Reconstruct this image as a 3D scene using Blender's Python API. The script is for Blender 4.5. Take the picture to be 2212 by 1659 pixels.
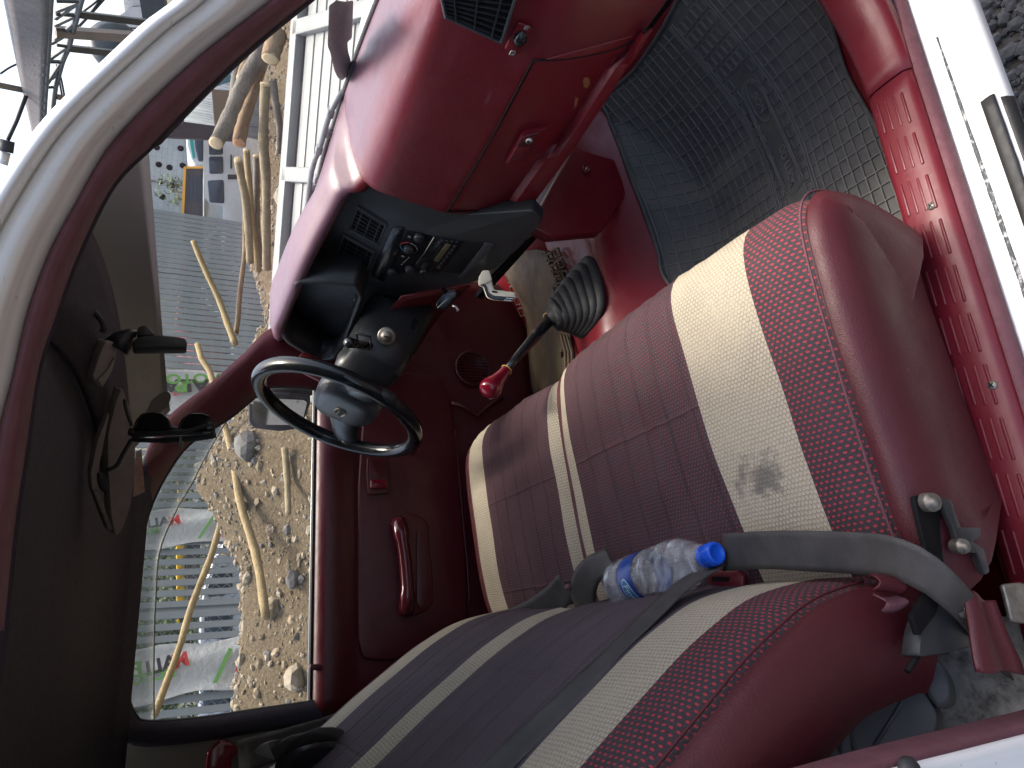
import bpy, bmesh, math, random
from mathutils import Vector as V, Matrix, noise
random.seed(7)
for o in list(bpy.data.objects): bpy.data.objects.remove(o)
S = bpy.context.scene; COL = S.collection
R = math.radians
# ---------------------------------------------------------------- camera
# vehicle frame in metres: X to the front of the truck, Y to its left, Z up, z = 0 on the cab floor
CAM = V((0, -1.213, .998)); FPX = 1520.6
PITCH, YAW, ROLL = R(24.08), R(20.42), R(4.19)
FW = V((math.sin(YAW)*math.cos(PITCH), math.cos(YAW)*math.cos(PITCH), -math.sin(PITCH)))
_rt = V((math.cos(YAW), -math.sin(YAW), 0)); _up = _rt.cross(FW)
RT = _rt*math.cos(ROLL) + _up*math.sin(ROLL); UP = -_rt*math.sin(ROLL) + _up*math.cos(ROLL)
cam = bpy.data.cameras.new('camera'); co = bpy.data.objects.new('camera', cam); COL.objects.link(co)
cam.sensor_width = 36; cam.lens = FPX/2212*36; cam.clip_start = .02; cam.clip_end = 2000
m = Matrix((-UP, RT, -FW)).transposed().to_4x4(); m.translation = CAM; co.matrix_world = m   # the phone was held sideways
S.camera = co
# ---------------------------------------------------------------- light
SUN_EL, SUN_AZ = 56, 8
W = bpy.data.worlds.new('World'); S.world = W; W.use_nodes = True
nt = W.node_tree; sky = nt.nodes.new('ShaderNodeTexSky'); sky.sky_type = 'NISHITA'; sky.sun_disc = False
sd = V((-.24, -.15, -.96)).normalized()         # travel direction of sunlight: high, from ahead and a little left
sky.sun_elevation = math.asin(-sd.z); sky.sun_rotation = math.atan2(-sd.x, -sd.y)
sky.air_density = 1.0; sky.dust_density = 7.0; sky.ozone_density = 1.0
bg = nt.nodes['Background']; nt.links.new(sky.outputs[0], bg.inputs[0]); bg.inputs[1].default_value = .15
sun = bpy.data.lights.new('sun', 'SUN'); sun.energy = 1.3; sun.angle = R(14); sun.color = (1, .95, .87)
so = bpy.data.objects.new('sun', sun); COL.objects.link(so); so.rotation_euler = sd.to_track_quat('-Z', 'Y').to_euler()
S.view_settings.view_transform = 'Standard'; S.view_settings.look = 'None'; S.view_settings.gamma = 1
S.view_settings.use_curve_mapping = False
S.view_settings.exposure = 1.5
# ---------------------------------------------------------------- survey helpers: turn a sighting into a point on a surface
def ray(x, y):
    return (FW*FPX + RT*(829.5-y) - UP*(x-1106)).normalized()
def P(x, y, ax, val):
    d = ray(x, y); i = 'xyz'.index(ax); return CAM + d*((val-CAM[i])/d[i])
def PL(x, y, p, n):
    d = ray(x, y); return CAM + d*((p-CAM).dot(n)/d.dot(n))
def B(x, y, dist): return CAM + ray(x, y)*dist
def HIT(x, y, prof, off=0):
    """nearest hit with a profile of (x, z) points extruded along Y"""
    d = ray(x, y); best = None
    for (x0, z0), (x1, z1) in zip(prof, prof[1:]):
        n = V((z1-z0, 0, x0-x1)); den = d.dot(n)
        if abs(den) < 1e-9: continue
        t = (V((x0, 0, z0))-CAM).dot(n)/den; q = CAM + d*t
        s = ((q.x-x0)*(x1-x0)+(q.z-z0)*(z1-z0))/((x1-x0)**2+(z1-z0)**2)
        if t > 0 and -.02 <= s <= 1.02 and (best is None or t < best[0]):
            nn = n.normalized()
            if nn.dot(d) > 0: nn = -nn
            best = (t, q + nn*off)
    if best is None:
        x0, z0 = prof[len(prof)//2]; return P(x, y, 'x', x0)
    return best[1]
# ---------------------------------------------------------------- node helpers
def mat(name, col=(.5, .5, .5), rough=.5, spec=.5, metal=0, alpha=None):
    m = bpy.data.materials.new(name); m.use_nodes = True; b = m.node_tree.nodes['Principled BSDF']
    b.inputs['Base Color'].default_value = (*col, 1); b.inputs['Roughness'].default_value = rough
    b.inputs['Specular IOR Level'].default_value = spec; b.inputs['Metallic'].default_value = metal
    return m
class N:
    def __init__(s, m): s.t = m.node_tree; s.b = s.t.nodes['Principled BSDF']
    def new(s, k, **kw):
        n = s.t.nodes.new(k)
        for a, b in kw.items(): setattr(n, a, b)
        return n
    def lk(s, a, b): s.t.links.new(a, b)
    def math(s, op, a, b=None, c=None):
        n = s.new('ShaderNodeMath', operation=op)
        for i, q in enumerate((a, b, c)):
            if q is None: continue
            if isinstance(q, (int, float)): n.inputs[i].default_value = q
            else: s.lk(q, n.inputs[i])
        return n.outputs[0]
    def coord(s, k='Object'): return s.new('ShaderNodeTexCoord').outputs[k]
    def noise(s, scale, detail=4, rough=.55, vec=None, stretch=None):
        n = s.new('ShaderNodeTexNoise'); n.inputs['Scale'].default_value = scale
        n.inputs['Detail'].default_value = detail; n.inputs['Roughness'].default_value = rough
        v = vec if vec is not None else s.coord()
        if stretch:
            mp = s.new('ShaderNodeMapping'); mp.inputs['Scale'].default_value = stretch; s.lk(v, mp.inputs[0]); v = mp.outputs[0]
        s.lk(v, n.inputs['Vector']); return n.outputs['Fac']
    def ramp(s, f, stops):
        r = s.new('ShaderNodeValToRGB'); s.lk(f, r.inputs[0]); e = r.color_ramp.elements
        while len(e) < len(stops): e.new(.5)
        for k, (p, c) in zip(e, stops): k.position = p; k.color = (*c, 1) if len(c) == 3 else c
        return r.outputs[0]
    def mix(s, f, a, b):
        n = s.new('ShaderNodeMix', data_type='RGBA')
        for sock, q in ((n.inputs[0], f), (n.inputs[6], a), (n.inputs[7], b)):
            if isinstance(q, (int, float)): sock.default_value = q
            elif isinstance(q, tuple): sock.default_value = (*q, 1)
            else: s.lk(q, sock)
        return n.outputs[2]
    def bump(s, h, strength=.3, dist=.002, prev=None):
        n = s.new('ShaderNodeBump'); n.inputs['Strength'].default_value = strength; n.inputs['Distance'].default_value = dist
        s.lk(h, n.inputs['Height'])
        if prev: s.lk(prev, n.inputs['Normal'])
        s.lk(n.outputs[0], s.b.inputs['Normal']); return n.outputs[0]
    def col(s, c): s.lk(c, s.b.inputs['Base Color'])
    def rough(s, c): s.lk(c, s.b.inputs['Roughness'])
def vinyl(name, c1, c2, rough=.42, grain=900, bstr=.25, spec=.5, big=6, scuff=None, glare_tint=None):
    m = mat(name, c1, rough, spec); n = N(m)
    c = n.ramp(n.noise(big, 5, .6), [(.3, c1), (.75, c2)])
    if scuff:
        sc = n.noise(38, 6, .7, stretch=(1, .25, 1)); f = n.ramp(sc, [(.62, (0, 0, 0)), (.8, (.5, .5, .5))]); c = n.mix(f, c, scuff)
    if glare_tint:      # sky glare painted into the colour of the pad top, broken into streaks
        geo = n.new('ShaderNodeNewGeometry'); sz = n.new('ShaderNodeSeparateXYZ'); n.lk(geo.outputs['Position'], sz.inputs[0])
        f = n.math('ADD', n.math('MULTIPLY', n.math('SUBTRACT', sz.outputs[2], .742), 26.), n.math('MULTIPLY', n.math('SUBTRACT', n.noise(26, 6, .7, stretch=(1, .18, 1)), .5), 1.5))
        c = n.mix(n.ramp(f, [(.0, (0, 0, 0)), (.6, (.46, .46, .46))]), c, glare_tint)
        f2 = n.ramp(n.noise(7, 6, .7, stretch=(.5, 1, 2)), [(.55, (0, 0, 0)), (.85, (.10, .10, .10))]); c = n.mix(f2, c, glare_tint)
    n.col(c)
    n.rough(n.ramp(n.noise(22, 5), [(.3, (rough-.08,)*3), (.8, (rough+.12,)*3)]))
    v = n.new('ShaderNodeTexVoronoi'); v.inputs['Scale'].default_value = grain; n.lk(n.coord(), v.inputs[0])
    p = n.bump(v.outputs['Distance'], bstr, .0006); n.bump(n.noise(14, 4), .18, .01, p)
    if scuff: n.b.inputs['Coat Weight'].default_value = .22 if 'dash' in name else .1; n.b.inputs['Coat Roughness'].default_value = .40; n.b.inputs['Coat IOR'].default_value = 1.6
    return m
def simple(name, c1, c2, rough=.5, scale=12, bump=.15, dist=.003, metal=0, spec=.5, detail=6):
    m = mat(name, c1, rough, spec, metal); n = N(m); f = n.noise(scale, detail, .62)
    n.col(n.ramp(f, [(.3, c1), (.72, c2)])); n.bump(n.noise(scale*6, 4), bump, dist)
    n.rough(n.ramp(n.noise(scale*2.3, 3), [(.3, (max(.04, rough-.1),)*3), (.8, (min(1, rough+.12),)*3)]))
    return m
M = {}
RED1, RED2 = (.142, .0062, .0135), (.114, .0053, .011)
M['dash'] = vinyl('dash_vinyl', RED1, RED2, .36, 700, .35, .6, 5, scuff=(.26, .13, .15), glare_tint=(.165, .135, .185))
M['trim'] = vinyl('red_trim_vinyl', (.150, .0065, .0135), (.120, .0055, .011), .36, 900, .2, .5, 7)
M['sillred'] = vinyl('sill_plastic', (.150, .010, .0185), (.122, .008, .015), .42, 1200, .15, .45, 9, scuff=(.30, .09, .10))
M['door'] = vinyl('door_vinyl', (.082, .0080, .0135), (.068, .007, .0115), .36, 800, .25, .5, 6)
M['lip'] = simple('faded_red_seal', (.16, .062, .075), (.125, .043, .054), .75, 40, .5, .002)
M['seatvinyl'] = vinyl('seat_side_vinyl', (.084, .0115, .0175), (.066, .0095, .014), .5, 500, .45, .45, 9)
M['knob'] = mat('gear_knob_red', (.16, .006, .016), .12, .6)
M['hub'] = simple('hub_vinyl', (.040, .046, .055), (.055, .062, .072), .38, 60, .2, .001, 0, .7)
M['black'] = simple('black_plastic', (.020, .022, .025), (.028, .030, .033), .42, 30, .12, .0008)
M['blackgloss'] = simple('black_gloss', (.008, .009, .011), (.013, .014, .016), .2, 30, .05, .0004)
M['dark'] = mat('deep_black', (.004, .004, .005), .7, .2)
M['rubber'] = simple('black_rubber', (.016, .017, .018), (.026, .027, .028), .62, 40, .2, .001)
M['white'] = simple('white_paint', (.84, .84, .82), (.80, .80, .78), .22, 3, .02, .001)
wn_ = N(M['white']); wn_.col(wn_.mix(wn_.ramp(wn_.noise(95, 5, .6), [(.66, (0, 0, 0)), (.74, (.55, .55, .55))]), (.84, .84, .82), (.36, .34, .30)))
M['head'] = simple('headliner_dark', (.028, .022, .034), (.020, .016, .026), .85, 60, .2, .001)
M['greycloth'] = simple('grey_visor_cloth', (.27, .24, .22), (.20, .18, .165), .9, 25, .4, .002)
M['greytrim'] = simple('grey_beige_trim', (.24, .24, .215), (.19, .19, .17), .7, 8, .15, .001)
M['pull'] = mat('pull_handle_red', (.075, .007, .012), .16, .6)
M['chrome'] = mat('worn_steel', (.55, .54, .5), .3, .5, 1)
M['steel'] = simple('grimy_steel', (.32, .30, .26), (.16, .145, .12), .45, 60, .4, .001, .7)
M['mirror'] = mat('mirror_glass', (.8, .82, .84), .03, .5, 1)
M['cream'] = simple('cream_plastic', (.72, .67, .55), (.64, .59, .47), .4, 20, .05, .0005)
M['blue'] = mat('blue_cap_plastic', (.006, .10, .68), .32, .5)
M['bluelabel'] = mat('blue_label', (.02, .07, .33), .3, .5)
M['whiteprint'] = mat('white_print', (.8, .8, .8), .5, .3)
M['greyprint'] = mat('grey_print', (.30, .30, .28), .6, .3)
M['darkprint'] = mat('dark_print', (.045, .045, .05), .6, .3)
M['redprint'] = mat('red_print', (.5, .05, .05), .6, .3)
M['greenprint'] = mat('green_print', (.14, .33, .08), .6, .3)
M['amber'] = mat('amber_cord', (.45, .30, .07), .45, .5)
def glassy(name, tint=(.93, .96, .95), gloss=.07, rough=.02):
    m = bpy.data.materials.new(name); m.use_nodes = True; t = m.node_tree; t.nodes.clear()
    o = t.nodes.new('ShaderNodeOutputMaterial'); mx = t.nodes.new('ShaderNodeMixShader')
    a = t.nodes.new('ShaderNodeBsdfTransparent'); a.inputs[0].default_value = (*tint, 1)
    g = t.nodes.new('ShaderNodeBsdfGlossy'); g.inputs['Roughness'].default_value = rough
    fr = t.nodes.new('ShaderNodeFresnel'); fr.inputs[0].default_value = 1.45
    if gloss is None: t.links.new(fr.outputs[0], mx.inputs[0])
    else: mx.inputs[0].default_value = gloss
    t.links.new(a.outputs[0], mx.inputs[1]); t.links.new(g.outputs[0], mx.inputs[2]); t.links.new(mx.outputs[0], o.inputs[0])
    return m
M['glass'] = glassy('window_glass', (.90, .93, .92), .045)
gl_ = M['glass'].node_tree; o_ = [q for q in gl_.nodes if q.type == 'OUTPUT_MATERIAL'][0]; mx_ = o_.inputs[0].links[0].from_node    # dust and wipe marks on the panes
df_ = gl_.nodes.new('ShaderNodeBsdfDiffuse'); df_.inputs[0].default_value = (.75, .74, .70, 1); m2_ = gl_.nodes.new('ShaderNodeMixShader'); tc_ = gl_.nodes.new('ShaderNodeTexCoord'); mp_ = gl_.nodes.new('ShaderNodeMapping'); mp_.inputs['Scale'].default_value = (9, 3, 9); nz_ = gl_.nodes.new('ShaderNodeTexNoise'); nz_.inputs['Scale'].default_value = 2.5; nz_.inputs['Detail'].default_value = 9; nz_.inputs['Roughness'].default_value = .7
rp_ = gl_.nodes.new('ShaderNodeValToRGB'); rp_.color_ramp.elements[0].position = .35; rp_.color_ramp.elements[0].color = (.015,)*3+(1,); rp_.color_ramp.elements[1].position = .8; rp_.color_ramp.elements[1].color = (.13,)*3+(1,)
for a_, b_ in ((tc_.outputs['Object'], mp_.inputs[0]), (mp_.outputs[0], nz_.inputs['Vector']), (nz_.outputs[0], rp_.inputs[0]), (rp_.outputs[0], m2_.inputs[0]), (mx_.outputs[0], m2_.inputs[1]), (df_.outputs[0], m2_.inputs[2]), (m2_.outputs[0], o_.inputs[0])): gl_.links.new(a_, b_)
M['lens'] = glassy('dark_lens', (.03, .03, .035), .12)
def film(name, op, c):
    m = bpy.data.materials.new(name); m.use_nodes = True; t = m.node_tree; b = t.nodes['Principled BSDF']
    o = t.nodes['Material Output']; mx = t.nodes.new('ShaderNodeMixShader'); a = t.nodes.new('ShaderNodeBsdfTransparent')
    b.inputs['Base Color'].default_value = (*c, 1); b.inputs['Roughness'].default_value = .35; mx.inputs[0].default_value = op
    t.links.new(a.outputs[0], mx.inputs[1]); t.links.new(b.outputs[0], mx.inputs[2]); t.links.new(mx.outputs[0], o.inputs[0]); return m
M['film'] = film('sun_strip_film', .88, (.10, .10, .094))
M['filmprint'] = film('film_print', .6, (.30, .29, .26))
M['visorplastic'] = film('wind_deflector', .35, (.30, .34, .34))
# woven seat cloths: real stitches a few millimetres apart, laid out in metres along the cloth
def cloth(name, base, base2, dot, pu, pv, ru, rv, dotk=1., seam=0, rough=.85, bstr=.5, stain=None):
    m = mat(name, base, rough, .25); n = N(m); uv = n.new('ShaderNodeUVMap'); uv.uv_map = 'UV'
    sp = n.new('ShaderNodeSeparateXYZ'); n.lk(uv.outputs[0], sp.inputs[0]); u, v = sp.outputs[0], sp.outputs[1]
    u = n.math('ADD', u, n.math('MULTIPLY', n.math('SUBTRACT', n.noise(14, 3), .5), .006)); v = n.math('ADD', v, n.math('MULTIPLY', n.math('SUBTRACT', n.noise(17, 3), .5), .006))
    r = n.math('DIVIDE', v, pv); row = n.math('FLOOR', r); fv = n.math('SUBTRACT', n.math('FRACT', r), .5)
    half = n.math('MULTIPLY', n.math('MODULO', row, 2.0), .5)
    fu = n.math('SUBTRACT', n.math('FRACT', n.math('ADD', n.math('DIVIDE', u, pu), half)), .5)
    d = n.math('ADD', n.math('POWER', n.math('DIVIDE', fu, ru), 2.), n.math('POWER', n.math('DIVIDE', fv, rv), 2.))
    mask = n.math('SUBTRACT', 1., n.math('MINIMUM', d, 1.)); mk = n.math('MINIMUM', n.math('MULTIPLY', mask, 3.), 1.)
    c = n.ramp(n.noise(9, 5), [(.35, base), (.7, base2)])
    wv = n.ramp(n.noise(420, 2), [(.35, (.55, .55, .55)), (.7, (1.25, 1.25, 1.25))])
    mm = n.new('ShaderNodeMix', data_type='RGBA', blend_type='MULTIPLY'); mm.inputs[0].default_value = .55
    n.lk(c, mm.inputs[6]); n.lk(wv, mm.inputs[7]); c = mm.outputs[2]
    c = n.mix(n.math('MULTIPLY', mk, dotk), c, dot)
    if stain:
        (sx, sy, sz), sr, sc = stain
        geo = n.new('ShaderNodeNewGeometry'); vm = n.new('ShaderNodeVectorMath', operation='DISTANCE'); n.lk(geo.outputs['Position'], vm.inputs[0]); vm.inputs[1].default_value = (sx, sy, sz)
        dd = n.math('ADD', n.math('DIVIDE', vm.outputs['Value'], sr), n.math('MULTIPLY', n.math('SUBTRACT', n.noise(24, 6, .65), .5), 4.2))
        c = n.mix(n.ramp(dd, [(.35, (.72, .72, .72)), (.8, (.35, .35, .35)), (1.5, (0, 0, 0))]), c, sc)
    n.col(c); h = n.math('ADD', mk, n.math('MULTIPLY', n.noise(300, 2), .5)); p = n.bump(h, bstr, .0012)
    if seam:
        s1 = n.math('ABSOLUTE', n.math('SUBTRACT', n.math('FRACT', n.math('DIVIDE', u, seam)), .5))
        p = n.bump(n.math('MINIMUM', n.math('MULTIPLY', s1, 9), 1.), .8, .004, p)
        s2 = n.math('ABSOLUTE', n.math('SUBTRACT', n.math('FRACT', n.math('DIVIDE', v, .21)), .5))
        p = n.bump(n.math('MINIMUM', n.math('MULTIPLY', s2, 40), 1.), .6, .003, p)
    return m
M['cloth_o'] = cloth('purple_cloth_red_dots', (.054, .038, .044), (.070, .050, .056), (.36, .045, .058), .0092, .0068, .29, .24, 1.)
M['cloth_c'] = cloth('purple_centre_cloth', (.056, .038, .044), (.074, .051, .058), (.30, .05, .065), .0066, .0058, .22, .20, .75, seam=.062)
M['cloth_b'] = cloth('grey_back_cloth', (.082, .064, .073), (.105, .084, .093), (.17, .07, .085), .0066, .0058, .26, .24, .35, seam=.075)
M['beige'] = cloth('beige_mesh_cloth', (.47, .405, .30), (.36, .31, .235), (.55, .48, .365), .0066, .0058, .40, .42, .8, bstr=.9, stain=((.150, -.515, .318), .036, (.10, .095, .09)))
M['belt'] = None
mb = mat('belt_webbing', (.06, .058, .056), .55, .4); n = N(mb); uv = n.new('ShaderNodeUVMap'); uv.uv_map = 'UV'
wv = n.new('ShaderNodeTexWave'); wv.wave_type = 'BANDS'; wv.bands_direction = 'Y'; wv.inputs['Scale'].default_value = 160; n.lk(uv.outputs[0], wv.inputs[0])
n.col(n.ramp(n.noise(26, 5, .6, stretch=(1, 1, 1)), [(.3, (.040, .037, .035)), (.75, (.078, .071, .066))])); n.bump(wv.outputs[1], .35, .0006)
M['belt'] = mb
mb2 = mat('grey_belt_webbing', (.13, .125, .115), .5, .4); n = N(mb2); n.col(n.ramp(n.noise(40, 4), [(.3, (.10, .095, .09)), (.7, (.16, .15, .14))])); n.bump(n.noise(500, 2), .3, .0006); M['belt2'] = mb2
# ---------------------------------------------------------------- mesh helpers
def link(o, parent=None):
    COL.objects.link(o)
    if parent is not None: o.parent = parent; o.matrix_parent_inverse = parent.matrix_world.inverted() if False else Matrix.Identity(4)
    return o
def mk(name, vs, fs, m, parent=None, smooth=True, uvs=None, mats=None, fm=None):
    me = bpy.data.meshes.new(name); me.from_pydata([tuple(v) for v in vs], [], fs)
    if mats:
        for q in mats: me.materials.append(q)
        me.polygons.foreach_set('material_index', fm)
    else: me.materials.append(M[m] if isinstance(m, str) else m)
    if uvs:
        l = me.uv_layers.new(name='UV')
        for lp in me.loops: l.data[lp.index].uv = uvs[lp.vertex_index]
    me.polygons.foreach_set('use_smooth', [smooth]*len(me.polygons)); me.update()
    return link(bpy.data.objects.new(name, me), parent)
def recalc(o):
    bm = bmesh.new(); bm.from_mesh(o.data); bmesh.ops.recalc_face_normals(bm, faces=bm.faces); bm.to_mesh(o.data); bm.free(); return o
def mod_solid(o, t, off=-1):
    s = o.modifiers.new('solid', 'SOLIDIFY'); s.thickness = t; s.offset = off; return o
def mod_bevel(o, w, seg=2, ang=40):
    b = o.modifiers.new('bevel', 'BEVEL'); b.width = w; b.segments = seg; b.limit_method = 'ANGLE'; b.angle_limit = R(ang); return o
def mod_sub(o, n=1):
    s = o.modifiers.new('sub', 'SUBSURF'); s.levels = n; s.render_levels = n; return o
def grid(name, rows, m, parent=None, solid=0, closed=False, uvm=False, mats=None, fmf=None, smooth=True):
    nr, nc = len(rows), len(rows[0]); vs = [v for r in rows for v in r]; fs = []; fm = []
    for i in range(nr-1):
        for j in range(nc if closed else nc-1):
            k = (j+1) % nc; fs.append((i*nc+j, i*nc+k, (i+1)*nc+k, (i+1)*nc+j))
            if fmf: fm.append(fmf(i, j))
    uvs = None
    if uvm:
        uvs = []; acc = [0.]*nc
        for i, r in enumerate(rows):
            if i: acc = [a + (V(r[nc//2])-V(rows[i-1][nc//2])).length for a in acc]
            w = [0.]
            for j in range(1, nc): w.append(w[-1] + (V(rows[nr//2][j])-V(rows[nr//2][j-1])).length)
            uvs += [(w[j], acc[j]) for j in range(nc)]
    o = mk(name, vs, fs, m, parent, smooth, uvs, mats, fm if fmf else None)
    if solid: mod_solid(o, solid, 0)
    return o
def cr(pts, n):
    """smooth curve through points"""
    pts = [V(p) for p in pts]; out = []
    if len(pts) == 2: return [pts[0].lerp(pts[1], i/(n-1)) for i in range(n)]
    L = [0.]
    for a, b in zip(pts, pts[1:]): L.append(L[-1] + max((b-a).length, 1e-6))
    for i in range(n):
        s = L[-1]*i/(n-1); k = 0
        while k < len(pts)-2 and s > L[k+1]: k += 1
        t = (s-L[k])/(L[k+1]-L[k]); p0 = pts[max(k-1, 0)]; p1 = pts[k]; p2 = pts[k+1]; p3 = pts[min(k+2, len(pts)-1)]
        out.append(.5*((2*p1)+(p2-p0)*t+(2*p0-5*p1+4*p2-p3)*t*t+(3*p1-p0-3*p2+p3)*t**3))
    return out
def tube(name, pts, rad, m, parent=None, sides=10, closed=False, caps=True, jit=0):
    pts = [V(p) for p in pts]; n = len(pts); rows = []; ref = None
    for i, p in enumerate(pts):
        d = (pts[(i+1) % n]-pts[i-1]) if closed else (pts[min(i+1, n-1)]-pts[max(i-1, 0)])
        d.normalize()
        if ref is None: ref = d.orthogonal().normalized()
        ref = (ref - d*ref.dot(d)).normalized(); b = d.cross(ref); r = rad[i] if isinstance(rad, (list, tuple)) else rad
        rows.append([p + (ref*math.cos(2*math.pi*k/sides)+b*math.sin(2*math.pi*k/sides))*r*(1+jit*random.uniform(-1, 1)) for k in range(sides)])
    if closed: rows.append(rows[0])
    vs = [v for r in rows for v in r]; fs = []
    for i in range(len(rows)-1):
        for j in range(sides): k = (j+1) % sides; fs.append((i*sides+j, i*sides+k, (i+1)*sides+k, (i+1)*sides+j))
    if caps and not closed:
        fs.append(tuple(range(sides))[::-1]); fs.append(tuple(range((len(rows)-1)*sides, len(rows)*sides)))
    return mk(name, vs, fs, m, parent, True)
def box(name, c, size, m, parent=None, rot=None, bev=0, seg=2):
    x, y, z = [s/2 for s in size]; Rm = rot.to_3x3() if rot else Matrix.Identity(3); c = V(c)
    vs = [c + Rm @ V((sx*x, sy*y, sz*z)) for sx in (-1, 1) for sy in (-1, 1) for sz in (-1, 1)]
    fs = [(0, 1, 3, 2), (4, 6, 7, 5), (0, 4, 5, 1), (2, 3, 7, 6), (0, 2, 6, 4), (1, 5, 7, 3)]
    o = mk(name, vs, fs, m, parent, False)
    if bev: mod_bevel(o, bev, seg); o.data.polygons.foreach_set('use_smooth', [True]*6)
    return o
def beam(name, a, b, w, h, m, parent=None, bev=0, upv=V((0, 0, 1))):
    a, b = V(a), V(b); d = (b-a); L = d.length; d.normalize(); s = d.cross(upv)
    if s.length < 1e-4: s = d.orthogonal()
    s.normalize(); u = s.cross(d); Mx = Matrix((d, s, u)).transposed()
    return box(name, (a+b)/2, (L, w, h), m, parent, Mx, bev)
def prism(name, pts, nrm, th, m, parent=None, bev=0, seg=2, smooth=True):
    """polygon with thickness th along nrm"""
    pts = [V(p) for p in pts]; nrm = V(nrm).normalized(); n = len(pts)
    vs = pts + [p + nrm*th for p in pts]; fs = [tuple(range(n)), tuple(range(2*n-1, n-1, -1))]
    fs += [(i, i+n, (i+1) % n+n, (i+1) % n) for i in range(n)]
    o = mk(name, vs, fs, m, parent, smooth); recalc(o)
    if bev: mod_bevel(o, bev, seg, 35)
    else: o.data.polygons.foreach_set('use_smooth', [False]*len(o.data.polygons))
    return o
def lathe(name, prof, A, D, m, parent=None, sides=24):
    """(r, h) profile turned round axis D from A"""
    D = V(D).normalized(); a = D.orthogonal().normalized(); b = D.cross(a); A = V(A)
    rows = [[A + D*h + (a*math.cos(2*math.pi*k/sides)+b*math.sin(2*math.pi*k/sides))*r for k in range(sides)] for r, h in prof]
    return grid(name, rows, m, parent, closed=True)
def strip(name, ea, eb, m, parent=None, n=28, th=.0016):
    a, b = cr(ea, n), cr(eb, n); rows = [[a[i].lerp(b[i], k/6) for k in range(7)] for i in range(n)]
    acc = 0; uv = []
    for i in range(n):
        if i: acc += (a[i]-a[i-1]).length
        uv += [(k/6*.05, acc) for k in range(7)]
    o = grid(name, rows, m, parent); l = o.data.uv_layers.new(name='UV')
    for lp in o.data.loops: l.data[lp.index].uv = uv[lp.vertex_index]
    mod_solid(o, th, 0); return o
def text(name, s, origin, xd, yd, size, m, parent=None, th=.0008, align='CENTER', bold=.0):
    c = bpy.data.curves.new(name, 'FONT'); c.body = s; c.size = size; c.align_x = align; c.align_y = 'CENTER'; c.extrude = th; c.offset = bold*size
    o = bpy.data.objects.new(name, c); xd = V(xd).normalized(); yd = V(yd); zd = xd.cross(yd).normalized(); yd = zd.cross(xd)
    me = bpy.data.meshes.new_from_object(o); bpy.data.objects.remove(o)
    me.transform(Matrix((xd, yd, zd)).transposed().to_4x4()); me.transform(Matrix.Translation(V(origin)))
    me.name = name; me.materials.clear(); me.materials.append(M[m] if isinstance(m, str) else m)
    return link(bpy.data.objects.new(name, me), parent)
def empty(name, loc=(0, 0, 0)):
    o = bpy.data.objects.new(name, None); COL.objects.link(o); return o    # things are built in place, in metres
def tag(o, label=None, cat=None, group=None, kind=None):
    if label: o['label'] = label
    if cat: o['category'] = cat
    if group: o['group'] = group
    if kind: o['kind'] = kind
    return o
def part(o, label): o['label'] = label; return o
def pan(name, px, p0, n, th, m, parent=None, bev=.002, seg=2, lift=0):
    """a flat panel whose outline was sighted on the plane through p0 with normal n"""
    n = V(n).normalized(); p0 = V(p0) + n*lift
    return prism(name, [PL(x, y, p0, n) for x, y in px], n, -th, m, parent, bev, seg)
def rnd(px, r, n=4):
    """round the corners of an outline"""
    out = []; k = len(px)
    for i in range(k):
        a, b, c = V((*px[i-1], 0)), V((*px[i], 0)), V((*px[(i+1) % k], 0))
        d1 = (a-b); d2 = (c-b); q = min(r, d1.length*.45, d2.length*.45); p1 = b + d1.normalized()*q; p2 = b + d2.normalized()*q
        for j in range(n+1):
            t = j/n; w = p1*(1-t)**2 + b*2*t*(1-t) + p2*t*t; out.append((w.x, w.y))
    return out
def zc(x0, y0, s):
    """enlarged-view coordinates to full-view coordinates"""
    return lambda pts: [((x0+x/s)/1.8228, (y0+y/s)/1.8228) for x, y in pts]
# ================================================================ ground and terrain
GZ = -.62
gm = mat('crushed_stone_ground', (.16, .155, .15), .9, .3); n = N(gm)
v = n.new('ShaderNodeTexVoronoi'); v.inputs['Scale'].default_value = 28; n.lk(n.coord(), v.inputs[0])
n.col(n.mix(n.noise(1.2, 5), n.ramp(v.outputs['Distance'], [(.05, (.10, .098, .095)), (.7, (.035, .034, .034))]), (.085, .078, .068))); n.bump(v.outputs['Distance'], .9, .03); M['ground'] = gm
tag(mk('ground', [(-300, -300, GZ), (300, -300, GZ), (300, 300, GZ), (-300, 300, GZ)], [(0, 1, 2, 3)], 'ground'), kind='structure')
# ================================================================ the truck
T = empty('pickup_truck')
tag(T, 'old white pickup truck with maroon cab, seen through its open passenger door', 'pickup truck')
# ---- floor: flat pan, toe board rising to the front, gearbox tunnel along the middle
def sstep(a, b, x): t = max(0, min(1, (x-a)/(b-a))); return t*t*(3-2*t)
def H(x, y):
    toe = .42*((x-.92)+math.sqrt((x-.92)**2+.012))-.016
    toe = max(0, toe)
    tun = .20*(1-sstep(.07, .30, abs(y-.06))) * (1+.25*sstep(.75, 1.1, x))
    if y < -.62: tun = max(tun, 0)
    return max(toe, tun) + .25*min(toe, tun)
def HH(x, y, off=0, n=60):
    d = ray(x, y); t0 = .3; p = None
    for i in range(900):
        t = t0 + i*.003; q = CAM + d*t
        if q.z <= H(q.x, q.y)+off: return q
    return P(x, y, 'z', 0)
xs = [-.55+i*.014 for i in range(130)]; ys = [-.68+j*.017 for j in range(81)]
fl = grid('cab_floor', [[V((x, y, H(x, y))) for y in ys] for x in xs], 'trim', T, .01)
part(fl, 'glossy maroon vinyl cab floor with a raised gearbox tunnel')
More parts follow.
